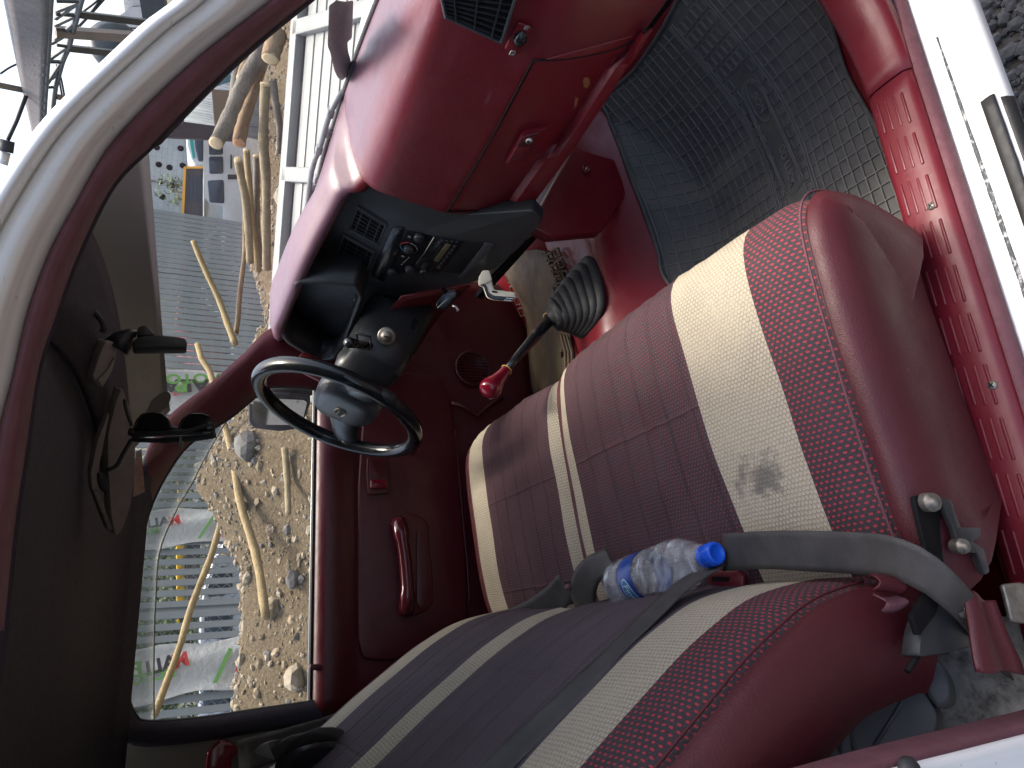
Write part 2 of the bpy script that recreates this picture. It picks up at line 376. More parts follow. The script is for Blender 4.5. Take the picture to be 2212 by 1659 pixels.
# bare scuffed floor behind the seat
fm_ = mat('bare_painted_floor', (.5, .5, .46), .6, .4); n = N(fm_)
n.col(n.mix(n.ramp(n.noise(26, 8, .7), [(.42, (0, 0, 0)), (.62, (1, 1, 1))]), (.66, .65, .60), n.ramp(n.noise(70, 6), [(.3, (.16, .15, .13)), (.7, (.42, .41, .37))])))
n.bump(n.noise(60, 6), .4, .003); M['barefloor'] = fm_; fm_.node_tree.nodes['Principled BSDF'].inputs['Specular IOR Level'].default_value = .3
rf = grid('rear_floor', [[V((x, y, .06+.01*math.sin(9*x)*math.sin(7*y))) for y in [-.70+k*.07 for k in range(21)]] for x in [-.44+i*.05 for i in range(9)]], 'barefloor', T, .004)
part(rf, 'bare scuffed white floor behind the passenger seat')
# ---- cab back wall and far side shell
box('back_wall', (-.46, 0, .55), (.03, 1.42, 1.16), 'greytrim', T)
# ---- door sill, extruded along X
def extr(name, prof, x0, x1, m, n=24, bow=0, solid=.0):
    rows = [[V((x0+(x1-x0)*i/(n-1), y, z)) for y, z in prof] for i in range(n)]
    return grid(name, rows, m, T, solid)
sp = extr('sill_plate', [(-.645, -.01), (-.655, .05), (-.660, .098), (-.664, .106), (-.672, .109), (-.700, .110), (-.722, .108), (-.729, .103), (-.7315, .094)], .700, -.35, 'sillred', 40, 0, .004)
part(sp, 'maroon sill scuff plate with rows of raised ribs')
lipm = extr('sill_lip', [(-.7290, .096), (-.7345, .099), (-.740, .093), (-.7425, .084)], .86, -.35, 'lip', 40, 0, .003); part(lipm, 'faded pinkish seal along the sill')
ws = extr('sill_panel', [(-.738, .080), (-.748, .078), (-.770, .076), (-.776, .071), (-.780, .071), (-.784, .078), (-.792, .082), (-.803, .082), (-.813, .076), (-.817, .062), (-.805, .045), (-.77, -.02), (-.70, -.12), (-.60, -.16)], 1.1, -.5, 'white', 30, 0, .003)
part(ws, 'white painted rocker panel outside the sill')
# grimy rubbed seal line and the black kick strip with peeled edge
sr_ = mat('scuffed_seam', (.12, .12, .12), .7); n = N(sr_); n.col(n.ramp(n.noise(160, 4), [(.52, (.07, .075, .08)), (.66, (.5, .5, .49))])); n.bump(n.noise(200, 3), .5, .002); M['seam'] = sr_
rows = []
for i in range(60):
    x = .735-.95*i/59; a = .0008+.0018*min(1, i/14) + .0012*noise.noise(V((x*55, 0, 3)))
    rows.append([V((x, -.7635-.004*i/59-a, .0785)), V((x, -.7635-.004*i/59+a, .0785))])
grid('worn_seam', rows, 'seam', T, .002)
rows = []
for i in range(50):
    x = .600-.85*i/49; rows.append([V((x, y, z)) for y, z in ((-.790, .0835), (-.797, .0848), (-.8035, .0845), (-.8075+.0012*noise.noise(V((x*70, 1, 0))), .0825))])
part(grid('kick_strip', rows, 'rubber', T, .0015), 'black protective strip peeling along the rocker edge')
rows = []
for i in range(50):
    x = .592-.84*i/49; rows.append([V((x, y, z)) for y, z in ((-.8115, .0795), (-.8155, .074), (-.8185, .064), (-.810, .047))])
grid('kick_strip', rows, 'rubber', T, .0015)
# raised ribs on the plate: seen, four to a row
rib_me = None
for g in range(14):
    xc = .655 - g*.0690
    for k in range(4):
        y = -.6755 - k*.0125; a = V((xc+.026-(.003*k), y, .1112)); b = V((xc-.026-(.003*k), y, .1112))
        if rib_me is None:
            o = box('ridge', (a+b)/2, (.052, .0042, .003), 'sillred', T, bev=.0012); rib_me = o.data; mid0 = (a+b)/2
        else:
            o = bpy.data.objects.new('ridge', rib_me); o.location = (a+b)/2 - mid0; COL.objects.link(o); o.parent = T
            mod_bevel(o, .0012)
        o.parent = sp
for px in ((1897, 104), (2011, 445), (2142, 832)):
    c = P(*px, 'z', .1125)
    s = lathe('screw', [(0, .0035), (.003, .0035), (.0055, .0022), (.0062, .0004), (.0062, -.003)], c - V((0, 0, .002)), (0, 0, 1), 'steel', sp, 14)
    box('screw_slot', c + V((0, 0, .0012)), (.0075, .0014, .0012), 'dark', sp, Matrix.Rotation(.6, 3, 'Z'))
    box('screw_slot', c + V((0, 0, .0012)), (.0014, .0075, .0012), 'dark', sp, Matrix.Rotation(.6, 3, 'Z'))
# kick panel ahead of the sill plate
kp = []
for i in range(16):
    x = .703+.40*i/15; t = i/15; u = t*t*.20
    kp.append([V((x, y-.004*t, z)) for y, z in ((-.643, -.01), (-.652+.02*t, .05+u*.5), (-.660+.02*t, .098+u), (-.664+.018*t, .107+u), (-.672+.01*t, .110+u*1.05), (-.700, .111+u*1.05), (-.722, .109+u), (-.730, .103+u), (-.733, .092+u*.9))])
part(grid('kick_panel', kp, 'sillred', T, .004), 'maroon footwell side panel curving up ahead of the sill')
# pleated vinyl flank between seat and sill
rows = []
for i in range(40):
    x = .46-.86*i/39; w = .006*math.sin(x*23)+.004*math.sin(x*61+1)+.008*noise.noise(V((x*9, .3, 0)))
    rows.append([V((x, y+w*k, z+w*.5*k)) for y, z, k in ((-.60, .012, 0), (-.628, .018, .6), (-.648, .04, 1), (-.656, .075, .7), (-.659, .101, .1))])
part(grid('floor_flank', rows, 'trim', T, .004), 'creased maroon vinyl between seat and sill')
# ---- dashboard
def wsx(y, z): return 1.0-(z-.775)*1.40-.13*(y/.62)**2
DP = [(.985, .770), (.93, .769), (.86, .762), (.815, .752), (.790, .741), (.778, .727), (.770, .705), (.762, .66), (.754, .605), (.751, .594), (.753, .56), (.762, .505), (.772, .466), (.783, .452), (.80, .446), (.86, .444), (.93, .444)]
def dashx(y, k, x):
    w = 1-min(1, k/3.); return x + w*(wsx(y, .77)-.985)
prof = cr([V((x, 0, z)) for x, z in DP], 46)
def dash_rows(y0, y1, n, f=lambda y: 0):
    rows = []
    for j in range(n):
        y = y0+(y1-y0)*j/(n-1); r = []
        for i, q in enumerate(prof):
            t = max(0, 1-i/16.); r.append(V((q.x + t*(wsx(y, .77)-.985) + f(y)*min(1, i/8), y, q.z)))
        rows.append(r)
    return rows
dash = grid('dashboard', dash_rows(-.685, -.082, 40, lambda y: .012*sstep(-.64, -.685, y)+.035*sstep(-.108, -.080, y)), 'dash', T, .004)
part(dash, 'glossy red padded dashboard with sky glare along its top')
# dash top across the driver side
ed = [P(x, y, 'x', k) for x, y, k in ((744, 421, .792), (718, 467, .782), (690, 520, .765), (660, 580, .745), (636, 636, .732), (614, 688, .726), (604, 712, .726))]
ed = [V((.805, -.150, .722)), V((.800, -.10, .731)), V((.793, -.07, .738))] + ed + [V((.745, .56, ed[-1].z-.01)), V((.775, .67, ed[-1].z-.02))]
rows = []
for e_ in cr(ed, 40):
    y = e_.y; k = sstep(-.083, .05, y); dz_ = -.006*sstep(-.085, -.12, y)
    rows.append(cr([V((wsx(y, .77), y, .770)), V((.93-.03*k, y, .769+.45*(e_.z-.737))), V((.86-.02*k, y, .762+.9*(e_.z-.737)+.006*k)), V((e_.x+.030, y, e_.z+.018)), V((e_.x+.008, y, e_.z+.011)), e_, V((e_.x+.004, y, e_.z-.010))], 18)); rows[-1] = [q + V((0, 0, dz_)) for q in rows[-1]]
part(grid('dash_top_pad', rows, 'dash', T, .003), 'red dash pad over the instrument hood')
# glove box lid
def dash_patch(name, quad_top, quad_bot, m, off, nu=14, nv=10, th=.012):
    a, b = cr([(*p, 0) for p in quad_top], nu), cr([(*p, 0) for p in quad_bot], nu); rows = []
    for k in range(nv):
        t = k/(nv-1); rows.append([HIT(a[i].x*(1-t)+b[i].x*t, a[i].y*(1-t)+b[i].y*t, [(q.x, q.z) for q in prof], off) for i in range(nu)])
    o = grid(name, rows, m, dash); mod_solid(o, th, 0); mod_bevel(o, .003, 2, 50); return o
gb = dash_patch('glove_box_lid', [(1156, 130), (1060, 300), (970, 450)], [(1408, 62), (1262, 285), (1150, 440)], 'trim', .0005, th=.007)
dpx = lambda x, y, off=0: HIT(x, y, [(q.x, q.z) for q in prof], off)
for e_ in ([(1152, 126), (1060, 297), (966, 454)], [(1152, 126), (1230, 122), (1330, 100), (1404, 62)], [(966, 454), (1030, 452), (1090, 446), (1146, 438)]):
    tube('glove_box_gap', [dpx(q.x, q.y, .0035) for q in cr([(*p, 0) for p in e_], 16)], .0016, 'dark', dash, 6)
dpx = lambda x, y, off=0: HIT(x, y, [(q.x, q.z) for q in prof], off)
z3 = zc(1700, 0, 1.646)
gl = [dpx(*p, .006) for p in rnd(z3([(742, 786), (575, 830), (466, 1025), (640, 975), (700, 880)]), 4)]
nd = (gl[0]-CAM).normalized()*-1
hb = prism('glove_box_handle', [p - nd*.004 for p in gl], V((-1, 0, .1)), .008, 'trim', dash, .002)
fp = [dpx(*p, .010) for p in z3([(575, 835), (685, 805), (640, 895), (540, 900)])]; prism('glove_box_latch', fp, V((-1, 0, .1)), .007, 'door', dash, .001)
fp = [dpx(*p, .010) for p in z3([(540, 905), (635, 895), (610, 965), (478, 1015)])]; prism('glove_box_latch', fp, V((-1, 0, .1)), .006, 'sillred', dash, .001)
lc = dpx(*z3([(615, 853)])[0], .018); lathe('lock', [(0, .003), (.005, .003), (.0065, 0), (.0065, -.006)], lc, (-1, 0, .1), 'chrome', dash, 16)
box('keyhole', lc + V((-.0032, 0, .0003)), (.001, .0012, .007), 'dark', dash)
# scratches on the lid
M['scar'] = simple('tape_scar', (.30, .13, .045), (.22, .06, .03), .6, 300, .4, .001)
for q in ([(975, 500), (990, 480), (1015, 490), (1020, 530), (1000, 555), (980, 545)], [(925, 610), (945, 620), (935, 660), (915, 695), (918, 650)]):
    prism('tape_scar', [dpx(*p, .0042) for p in z3(q)], V((-1, 0, .1)), .0012, 'scar', dash)
# air vents: frame, dark box, and each louvre on its own
def vent(name, px, p0, nrm, nh, nv, m='black', rim='hub', depth=.03, parent=T, lift=0, lw=.0022):
    nrm = V(nrm).normalized(); q = [PL(x, y, V(p0), nrm) for x, y in px]      # corners a b c d round the opening
    e = empty(name); e.parent = parent
    cx = sum(q, V())/4; k = .90
    inn = [cx + (p-cx)*k for p in q]
    vs = [p - nrm*.006 for p in q] + [p + nrm*.0055 for p in q] + [p + nrm*.0065 for p in inn] + [p + nrm*.0008 for p in inn]
    fs = [(a*4+i, a*4+(i+1) % 4, a*4+(i+1) % 4+4, a*4+i+4) for a in range(3) for i in range(4)]
    o = mk('vent_frame', vs, fs, rim, e, False); recalc(o); mod_bevel(o, .0015)
    mk('vent_box', [p + nrm*.0011 for p in inn], [(0, 1, 2, 3)], 'dark', e, False)
    L = lambda a, b, t: a + (b-a)*t
    for i in range(nv):
        t = (i+.5)/nv; a, b = L(inn[0], inn[1], t), L(inn[3], inn[2], t); beam('louvre', a + nrm*.0022, b + nrm*.0022, lw*.8, .003, m, e, upv=nrm)
    for i in range(nh):
        t = (i+.5)/nh; a, b = L(inn[0], inn[3], t), L(inn[1], inn[2], t); beam('louvre', a + nrm*.0045, b + nrm*.0045, lw, .004, m, e, upv=nrm)
    return e
vd = dpx(1030, 40)
v1 = vent('passenger_air_vent', [(946, -30), (960, 34), (1086, 92), (1122, -20)], vd + V((-.010, 0, 0)), (-1, 0, .16), 3, 7)
part(v1, 'black air vent grille at the passenger end of the dash')
wd = dpx(1127, 75, .003)
prism('vent_wheel_bezel', [dpx(*p, .003) for p in rnd(z3([(560, 120), (660, 160), (570, 335), (470, 300)]), 6)], V((-1, 0, .2)), .004, 'trim', dash, .0015)
wa = dpx(*z3([(595, 175)])[0], .006); wb = dpx(*z3([(555, 275)])[0], .006)
tube('vent_wheel', [wa.lerp(wb, t) for t in (0, .1, .3, .5, .7, .9, 1)], [.002, .006, .009, .010, .009, .006, .002], 'blackgloss', dash, 10)
pc = dpx(*z3([(528, 313)])[0], .0085); text('vent_symbol', '⧄', pc, (0, -1, 0), (-.2, 0, 1), .012, 'greyprint', dash)
pc = dpx(*z3([(620, 150)])[0], .0085); text('vent_symbol', '≋', pc, (0, -1, 0), (-.2, 0, 1), .014, 'greyprint', dash)
tube('vent_spring', [dpx(*z3([(350, -10)])[0], .004).lerp(dpx(*z3([(325, 75)])[0], .006), t/30) + V((0, .003*math.sin(t*1.6), .003*math.cos(t*1.6))) for t in range(31)], .0012, 'chrome', v1, 6)
# heater side cover under the dash, with its fastener
yc_ = -.105
cov = prism('heater_cover', [P(x, y, 'y', yc_) for x, y in [(1238, 318), (1340, 348), (1352, 420), (1300, 500), (1190, 510), (1146, 487)]], (0, -1, 0), -.03, 'trim', T, .004)
part(cov, 'maroon heater side cover below the glove box')
fc = P(1265, 366, 'y', yc_-.001); lathe('fastener', [(.011, 0), (.011, .004), (.007, .006), (.006, .003), (0, .003)], fc, (0, -1, 0), 'sillred', cov, 18)
lathe('fastener_screw', [(0, .006), (.003, .005), (.004, .002)], fc, (0, -1, 0), 'steel', cov, 12)
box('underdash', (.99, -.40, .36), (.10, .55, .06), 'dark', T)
# ---- instrument panel (black), tilted face
IPp, IPn = V((.768, 0, .60)), V((-1, 0, .30)).normalized()
z2 = zc(900, 800, 1.646)
ip = pan('instrument_panel', rnd([(732, 395), (800, 390), (880, 420), (930, 440), (1000, 465), (1150, 455), (1172, 480), (1120, 540), (1036, 606), (1003, 616), (900, 632), (880, 690), (815, 745), (735, 745), (640, 700), (640, 600), (690, 500)], 8), IPp, IPn, .03, 'black', T, .004)
part(ip, 'black centre dash panel with vents, heater controls and radio')
v2 = vent('centre_air_vent', z2([(835, 10), (780, 160), (975, 265), (1030, 130)]), IPp, IPn, 3, 6); part(v2, 'closed black centre air vent next to the red pad')
v3 = vent('centre_air_vent', z2([(745, 195), (700, 330), (905, 430), (950, 310)]), IPp, IPn, 3, 5); part(v3, 'black centre air vent with louvres turned aside')
pr = lambda name, pts, lift, th, m, bev=.001, r=2: pan(name, rnd(z2(pts), r), IPp, IPn, th, m, ip, bev, 2, lift)
pr('switch_recess', [(650, 365), (625, 440), (640, 470), (850, 530), (885, 465)], .0012, .003, 'dark', r=6)
pr('switch', [(750, 410), (735, 455), (800, 490), (830, 440)], .006, .008, 'black'); pr('switch', [(835, 440), (815, 490), (850, 505), (868, 458)], .005, .008, 'blackgloss')
pr('storage_lid', [(1060, 160), (1145, 165), (1095, 330), (1010, 515), (925, 480), (935, 420)], .004, .006, 'blackgloss', .003, 8)
z6 = zc(1450, 850, 3.687)
pq = lambda name, pts, lift, th, m, bev=.0006, r=1: pan(name, rnd(z6(pts), r) if r else z6(pts), IPp, IPn, th, m, ip, bev, 2, lift)
pq('heater_panel', [(560, 215), (760, 250), (960, 305), (640, 760), (570, 830), (290, 830), (330, 740)], .0015, .004, 'dark', r=3)
pq('radio_face', [(960, 305), (1390, 375), (1050, 815), (690, 800), (700, 690)], .003, .006, 'blackgloss', r=2)
M['lcd'] = mat('amber_lcd', (.075, .065, .035), .25)
pq('radio_display', [(1125, 405), (1205, 425), (1020, 680), (945, 650)], .0042, .003, 'lcd', r=0)
pq('radio_slot', [(1060, 430), (1085, 440), (925, 650), (905, 640)], .004, .002, 'dark', r=0)
for i in range(7):
    t = i/6; x, y = 1262-230*t, 450+300*t; pq('radio_button', [(x-20, y-22), (x+22, y-12), (x+2, y+24), (x-40, y+14)], .0045, .003, 'black', r=0)
for i in range(4):
    x, y = 1060+70*i, 350+8*i; pq('radio_button', [(x, y), (x+40, y+5), (x+30, y+22), (x-10, y+17)], .0045, .003, 'black', r=0)
kx = lambda x, y, l: PL(*z6([(x, y)])[0], IPp + IPn*l, IPn)
lathe('radio_knob', [(0, .012), (.007, .012), (.009, .009), (.0095, 0)], kx(815, 780, .003), IPn, 'blackgloss', ip, 18)
for x, y in ((590, 470), (740, 300), (345, 800), (605, 760)):
    kb = lathe('heater_knob', [(0, .010), (.008, .010), (.0105, .007), (.011, 0)], kx(x, y, .002), IPn, 'black', ip, 18)
a0 = kx(590, 465, .0035); ux = (kx(690, 490, .0035)-a0).normalized(); uy = IPn.cross(ux)
def arc(t0, t1, m): tube('temperature_arc', [a0 + (ux*math.cos(R(t))+uy*math.sin(R(t)))*.0185 for t in range(t0, t1, 8)], .0009, m, ip, 6)
M['blueprint'] = mat('blue_print', (.10, .30, .42), .5)
for a in range(0, 360, 90): arc(a, a+84, ('greyprint', 'redprint', 'blueprint', 'darkprint')[a//90])
text('control_symbol', '✽', kx(595, 305, .004), ux, uy, .010, 'greyprint', ip); text('control_symbol', '✧', kx(505, 590, .004), ux, uy, .010, 'greyprint', ip)
for i in range(5): x, y = 480+25*i, 700-24*i; pq('scale_mark', [(x, y), (x+18, y+4), (x+12, y+13), (x-6, y+9)], .004, .001, 'greyprint', 0, 0)
pq('pocket', [(1395, 385), (1680, 405), (1340, 840), (1060, 815)], .0035, .004, 'dark', r=2)
pq('pocket_frame', [(1690, 405), (1835, 430), (1400, 900), (1300, 900), (1340, 860)], .005, .006, 'black', .0015, 3)
tube('trim_line', [kx(955, 310, .004), kx(820, 530, .004), kx(700, 690, .004)], .0009, 'chrome', ip, 6)
pq('coin_slot', [(240, 1145), (530, 1180), (490, 1225), (220, 1190)], .0015, .003, 'dark', r=0)
# broken silver bracket under the panel
prism('bracket', [P(x, y, 'x', .765) for x, y in [(1128, 492), (1150, 490), (1165, 492), (1140, 515), (1120, 520)]], (-1, 0, 0), .002, 'chrome', T)
for a, b in (((1165, 492), (1035, 640)), ((1150, 505), (1060, 600))): beam('under_panel_rail', P(*a, 'x', .775), P(*b, 'x', .80), .012, .018, 'dark', T)
# hooded binnacle
z2p = z2([(500, 560), (640, 540), (780, 545), (842, 575), (850, 600), (790, 780), (705, 965), (640, 970), (400, 860), (372, 800), (395, 735)])
HPp = V((.732, 0, .75)); HPn = V((-1, 0, .12)).normalized()
outer = rnd([(640, 606), (700, 606), (768, 612), (784, 640), (745, 745), (722, 779), (690, 782), (622, 742), (606, 722), (606, 695), (618, 655)], 8)
inner = [(l*.93+.07*690, k*.93+.07*690) for l, k in outer]
ro = [PL(x, y, HPp, HPn) for x, y in outer]; ri = [PL(x, y, HPp + V((-.004, 0, 0)), HPn) for x, y in inner]
rb = [p + V((.10, 0, -.02)) for p in ri]; rob = [p + V((.09, 0, -.02)) for p in ro]
bn = grid('instrument_hood', [rob, ro, ri, rb], 'black', T, .003, closed=True); part(bn, 'black hood shading the instruments behind the wheel')
mk('gauge_face', [p + V((-.004, 0, 0)) for p in rb], [tuple(range(len(rb)))], 'dark', bn, False)
gc = sum(rb, V())/len(rb)
for dy in (-.07, .075): lathe('gauge_dial', [(.052, 0), (.05, .003), (.046, .001), (0, .001)], gc + V((-.008, dy, -.01)), (-1, 0, .1), 'blackgloss', bn, 28)
tube('reset_pin', [P(770, 636, 'x', .77), P(766, 648, 'x', .73)], .002, 'greytrim', bn, 8)
# side demister vent by the far pillar
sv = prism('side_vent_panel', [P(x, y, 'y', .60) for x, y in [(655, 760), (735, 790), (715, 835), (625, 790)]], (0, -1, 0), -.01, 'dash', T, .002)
for i in range(7):
    a = P(675+i*7.5, 772+i*3, 'y', .597); b = P(668+i*7.5, 788+i*3, 'y', .597); beam('vent_slot', a, b, .004, .003, 'dark', sv)
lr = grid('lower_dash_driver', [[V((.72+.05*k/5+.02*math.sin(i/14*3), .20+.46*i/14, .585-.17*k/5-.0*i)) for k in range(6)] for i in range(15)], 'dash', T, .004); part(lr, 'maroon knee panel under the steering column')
# ---- steering wheel
wc = V((.49, .366, .696)); tl, yw = .397, -.041
wn = V((-math.cos(tl)*math.cos(yw), math.sin(yw), math.sin(tl))); wa_ = V((math.sin(yw), math.cos(yw), 0)).normalized(); wb_ = wn.cross(wa_)
if wb_.z < 0: wb_ = -wb_
wp = lambda a, b, c=0: wc + wa_*a + wb_*b + wn*c
sw = empty('steering_wheel'); sw.parent = T; part(sw, 'black two-spoke steering wheel with emblem on the hub pad')
tube('rim', [wp(.189*math.cos(2*math.pi*k/72), .189*math.sin(2*math.pi*k/72)) for k in range(72)],   .0175, 'blackgloss', sw, 16, closed=True)
def pad(name, hw, hh, z0, z1, cx, cy, m, top=.82, n=28, ex=3.2):
    rows = []
    for k, (z, s) in enumerate(((z0, .80), (z0+.3*(z1-z0), 1.0), (z0+.7*(z1-z0), .97), (z0+.92*(z1-z0), top), (z1, top*.72), (z1+.0015, top*.35), (z1+.0018, .001))):
        r = []
        for j in range(n):
            t = 2*math.pi*j/n; c, s_ = math.cos(t), math.sin(t); x = hw*math.copysign(abs(c)**(2/ex), c); y = hh*math.copysign(abs(s_)**(2/ex), s_)
            x *= 1+.10*(y/hh if hh else 0); r.append(wp(cx+x*s, cy+y*s, z))
        rows.append(r)
    return grid(name, rows, m, sw, closed=True)
pad('hub_pad', .088, .078, -.060, -.002, 0, -.012, 'hub')
for sx in (-1, 1):
    rows = []
    for t in (0, .3, .6, .85, 1):
        a = sx*(.055+.128*t); b = -.022-.045*t*t; w = .046*(1-t)+.026*t+.008*(t > .84); th = .012
        rows.append([wp(a, b+w, -.030+.024*t), wp(a, b+w*.5, -.020+.024*t+.002), wp(a, b-w*.5, -.020+.024*t+.002), wp(a, b-w, -.030+.024*t), wp(a, b-w*.5, -.036+.024*t), wp(a, b+w*.5, -.036+.024*t)])
    o = grid('spoke', rows, 'hub', sw, closed=True)
    o = pad('rim_cover', .02, .028, -.012, .012, sx*.178, -.07, 'black', .7, 16, 2.4)
def ell(name, a, b, cx, cy, z=.001, r=.0013): return tube(name, [wp(cx+a*math.cos(2*math.pi*k/36), cy+b*math.sin(2*math.pi*k/36), z+.0005) for k in range(36)], r, 'steel', sw, 6, closed=True)
ell('emblem', .0195, .0135, 0, -.006); ell('emblem', .0062, .0125, 0, -.006); ell('emblem', .0155, .0048, 0, .0015)
text('horn_mark', '≡', wp(0, -.038, -.001), wa_*-1, wb_, .008, 'greyprint', sw)
# column shroud
ax = -wn
def ring(d, w, h, cy=0, n=24, ex=3.):
    r = []
    for j in range(n):
        t = 2*math.pi*j/n; c, s_ = math.cos(t), math.sin(t)
        r.append(wc + ax*d + wa_*(w*math.copysign(abs(c)**(2/ex), c)) + wb_*(cy+h*math.copysign(abs(s_)**(2/ex), s_)))
    return r
cl = grid('column_shroud', [ring(.035, .03, .03), ring(.06, .038, .04, -.004), ring(.085, .046, .05, -.008), ring(.0855, .054, .06, -.012), ring(.13, .066, .074, -.02), ring(.131, .070, .074, -.024), ring(.20, .074, .078, -.03), ring(.27, .076, .080, -.034), ring(.33, .078, .084, -.036)], 'black', T, .002, closed=True)
part(cl, 'black steering column shroud with ignition lock')
igc = P(835, 726, 'y', .272); ign = (V((-.55, -.75, .25))).normalized()
lathe('ignition_lock', [(.021, -.006), (.021, .002), (.018, .004), (.012, .003), (.0115, .007), (0, .007)], igc, ign, 'steel', cl, 26)
box('ignition_slot', igc + ign*.0072, (.002, .003, .010), 'dark', cl, ign.to_track_quat('X', 'Z').to_matrix())
st0, st1 = P(800, 747, 'y', .30), P(752, 740, 'y', .245)
tube('wiper_stalk', [st0, st0.lerp(st1, .4), st0.lerp(st1, .7), st1], [.008, .008, .011, .012], 'blackgloss', cl, 14)
lathe('stalk_knob', [(0, .006), (.009, .005), (.013, 0), (.012, -.012), (.008, -.02)], st1, (st1-st0), 'blackgloss', cl, 18)
tube('key_switch_bezel', [P(x, y, 'y', .285) for x, y in ((770, 720), (800, 728), (800, 755), (775, 752), (770, 722))], .003, 'blackgloss', cl, 8)
for s_, e_ in (((900, 690), (860, 760)),): beam('wire_loom', P(*s_, 'y', .30), P(*e_, 'y', .33), .012, .012, 'dark', T)
# ---- gear lever
g = empty('gear_lever'); g.parent = T; part(g, 'gear lever with black bellows and glossy red knob')
bc = P(1262, 642, 'z', .205); kn = P(1062, 836, 'y', .06); top = P(1188, 690, 'y', .075)
gx, gy = V((.98, .2, 0)).normalized(), V((-.2, .98, 0)).normalized()
N_ = 7; axg = (top-bc)
for i in range(N_):
    t = i/(N_-1); c0 = bc + axg*(t*.80); sx, sy = .088*(1-t)+.034*t, .075*(1-t)+.032*t
    rr = []
    tiltq = V((0, 0, 1)).rotation_difference((V((0, 0, 1))*(1-t*.7)+axg.normalized()*t*.7).normalized())
    for dz, k in ((-.006, .93), (-.003, 1.0), (.003, 1.0), (.007, .94), (.010, .80)):
        ring_ = []
        for j in range(28):
            a = 2*math.pi*j/28; c, s_ = math.cos(a), math.sin(a)
            ring_.append(c0 + tiltq @ (gx*(sx*k*math.copysign(abs(c)**.62, c)) + gy*(sy*k*math.copysign(abs(s_)**.62, s_)) + V((0, 0, dz*1.3))))
        rr.append(ring_)
    rr.append([sum(rr[-1], V())/28]*28)
    grid('bellows_fold', rr, 'rubber', g, closed=True)
cone = [bc + axg*(.72+.30*k/5) for k in range(6)]; tube('bellows_neck', cone, [.040, .037, .032, .026, .021, .017], 'rubber', g, 20)
lev = [top, top.lerp(kn, .3), top.lerp(kn, .6), top.lerp(kn, .78)]; tube('shaft', lev, [.0135, .0125, .0095, .0075], 'blackgloss', g, 16)
kd = (kn-top).normalized(); kb0 = top.lerp(kn, .76); KL = (kn-kb0).length+.02
lathe('knob', [(.0, 0), (.0105, 0), (.0115, .004), (.0125, KL*.25), (.017, KL*.5), (.0235, KL*.75), (.0235, KL*.88), (.0185, KL*.97), (.009, KL*1.01), (0, KL*1.02)], kb0, kd, 'knob', g, 28)
tube('cord', [kb0 + (kd.orthogonal()*math.cos(a)+kd.cross(kd.orthogonal())*math.sin(a)).normalized()*.012 for a in [i*.3 for i in range(21)]], .0011, 'amber', g, 6)
cc = top; o1 = kd.orthogonal().normalized(); o2 = kd.cross(o1)
tube('cord', [cc + (o1*math.cos(a)+o2*math.sin(a))*.0178 for a in [i*.3 for i in range(21)]] + [P(x, y, 'y', .05) for x, y in ((1205, 697), (1222, 692), (1228, 684), (1215, 680), (1200, 684))], .0012, 'amber', g, 6)
# ---- seats: one bench for passenger and middle, one seat for the driver
CP = [(-.02, .255), (.02, .283), (.08, .300), (.16, .311), (.26, .320), (.36, .327), (.43, .327), (.468, .318), (.492, .300), (.503, .272), (.504, .235), (.492, .185), (.470, .130)]
BP = [(.016, .255), (.018, .275), (.016, .305), (.008, .362), (-.004, .410), (-.026, .458), (-.050, .503), (-.085, .557), (-.135, .632), (-.185, .700), (-.232, .768), (-.265, .835), (-.292, .875), (-.325, .893), (-.365, .880), (-.385, .84)]
SM = ['seatvinyl', 'cloth_o', 'beige', 'cloth_c', 'cloth_b']
def seat_surface(name, prof, side_r, bands, side_l, cushion, parent, cm):
    """bands: (front y, rear y, material) boundaries right to left; sides fold away into vinyl"""
    pc = cr([V((x, 0, z)) for x, z in prof], 44); nr = len(pc); rows = []; info = []
    for i, q in enumerate(pc):
        d = (pc[min(i+1, nr-1)]-pc[max(i-1, 0)]).normalized(); nn = V((-d.z, 0, d.x))
        if cushion: nn = -nn if nn.z < 0 and d.x > .2 else nn
        if not cushion: nn = V((d.z, 0, -d.x))
        t = max(0, min(1, (q.x-.08)/.40)) if cushion else 1-min(1, max(0, (q.z-.28)/.25))
        r = []; mm = []
        for dy, dn in side_r: r.append((bands[0][0]*t+bands[0][1]*(1-t) + dy, dn)); mm.append(0)
        for k in range(len(bands)-1):
            y0 = bands[k][0]*t+bands[k][1]*(1-t); y1 = bands[k+1][0]*t+bands[k+1][1]*(1-t); mi = bands[k][2]
            ns = max(2, int(abs(bands[k+1][0]-bands[k][0])/.018))
            for s in range(ns): r.append((y0+(y1-y0)*s/ns, None)); mm.append(mi)
        y1 = bands[-1][0]*t+bands[-1][1]*(1-t); r.append((y1, None)); mm.append(0)
        for dy, dn in side_l: r.append((y1+dy, dn)); mm.append(0)
        yr, yl = bands[0][0], bands[-1][0]; row = []
        for y, dn in r:
            if dn is None:
                w = (y-yr)/(yl-yr) if yl != yr else .5; w = max(0, min(1, w)); crown = .010*math.sin(math.pi*w)**.6 - .012
                crown += .0035*noise.noise(V((q.x*9+q.z*5, y*8, 4)))
                if cm and .30 < w < .92: crown += .0025*math.sin(y*math.pi*2/.062)**2
                edge = -.012*(1-sstep(0, .03, abs(y-yr))) - .012*(1-sstep(0, .03, abs(yl-y))); off = crown + edge + .012
            else: off = dn
            row.append(q + V((0, y, 0)) + nn*off)
        rows.append(row); info.append(mm)
    return grid(name, rows, None, parent, uvm=True, mats=[M[k] for k in SM], fmf=lambda i, j: info[i][j])
ps = empty('passenger_seat'); ps.parent = T; part(ps, 'two-person passenger bench in purple cloth with beige stripes and maroon vinyl side')
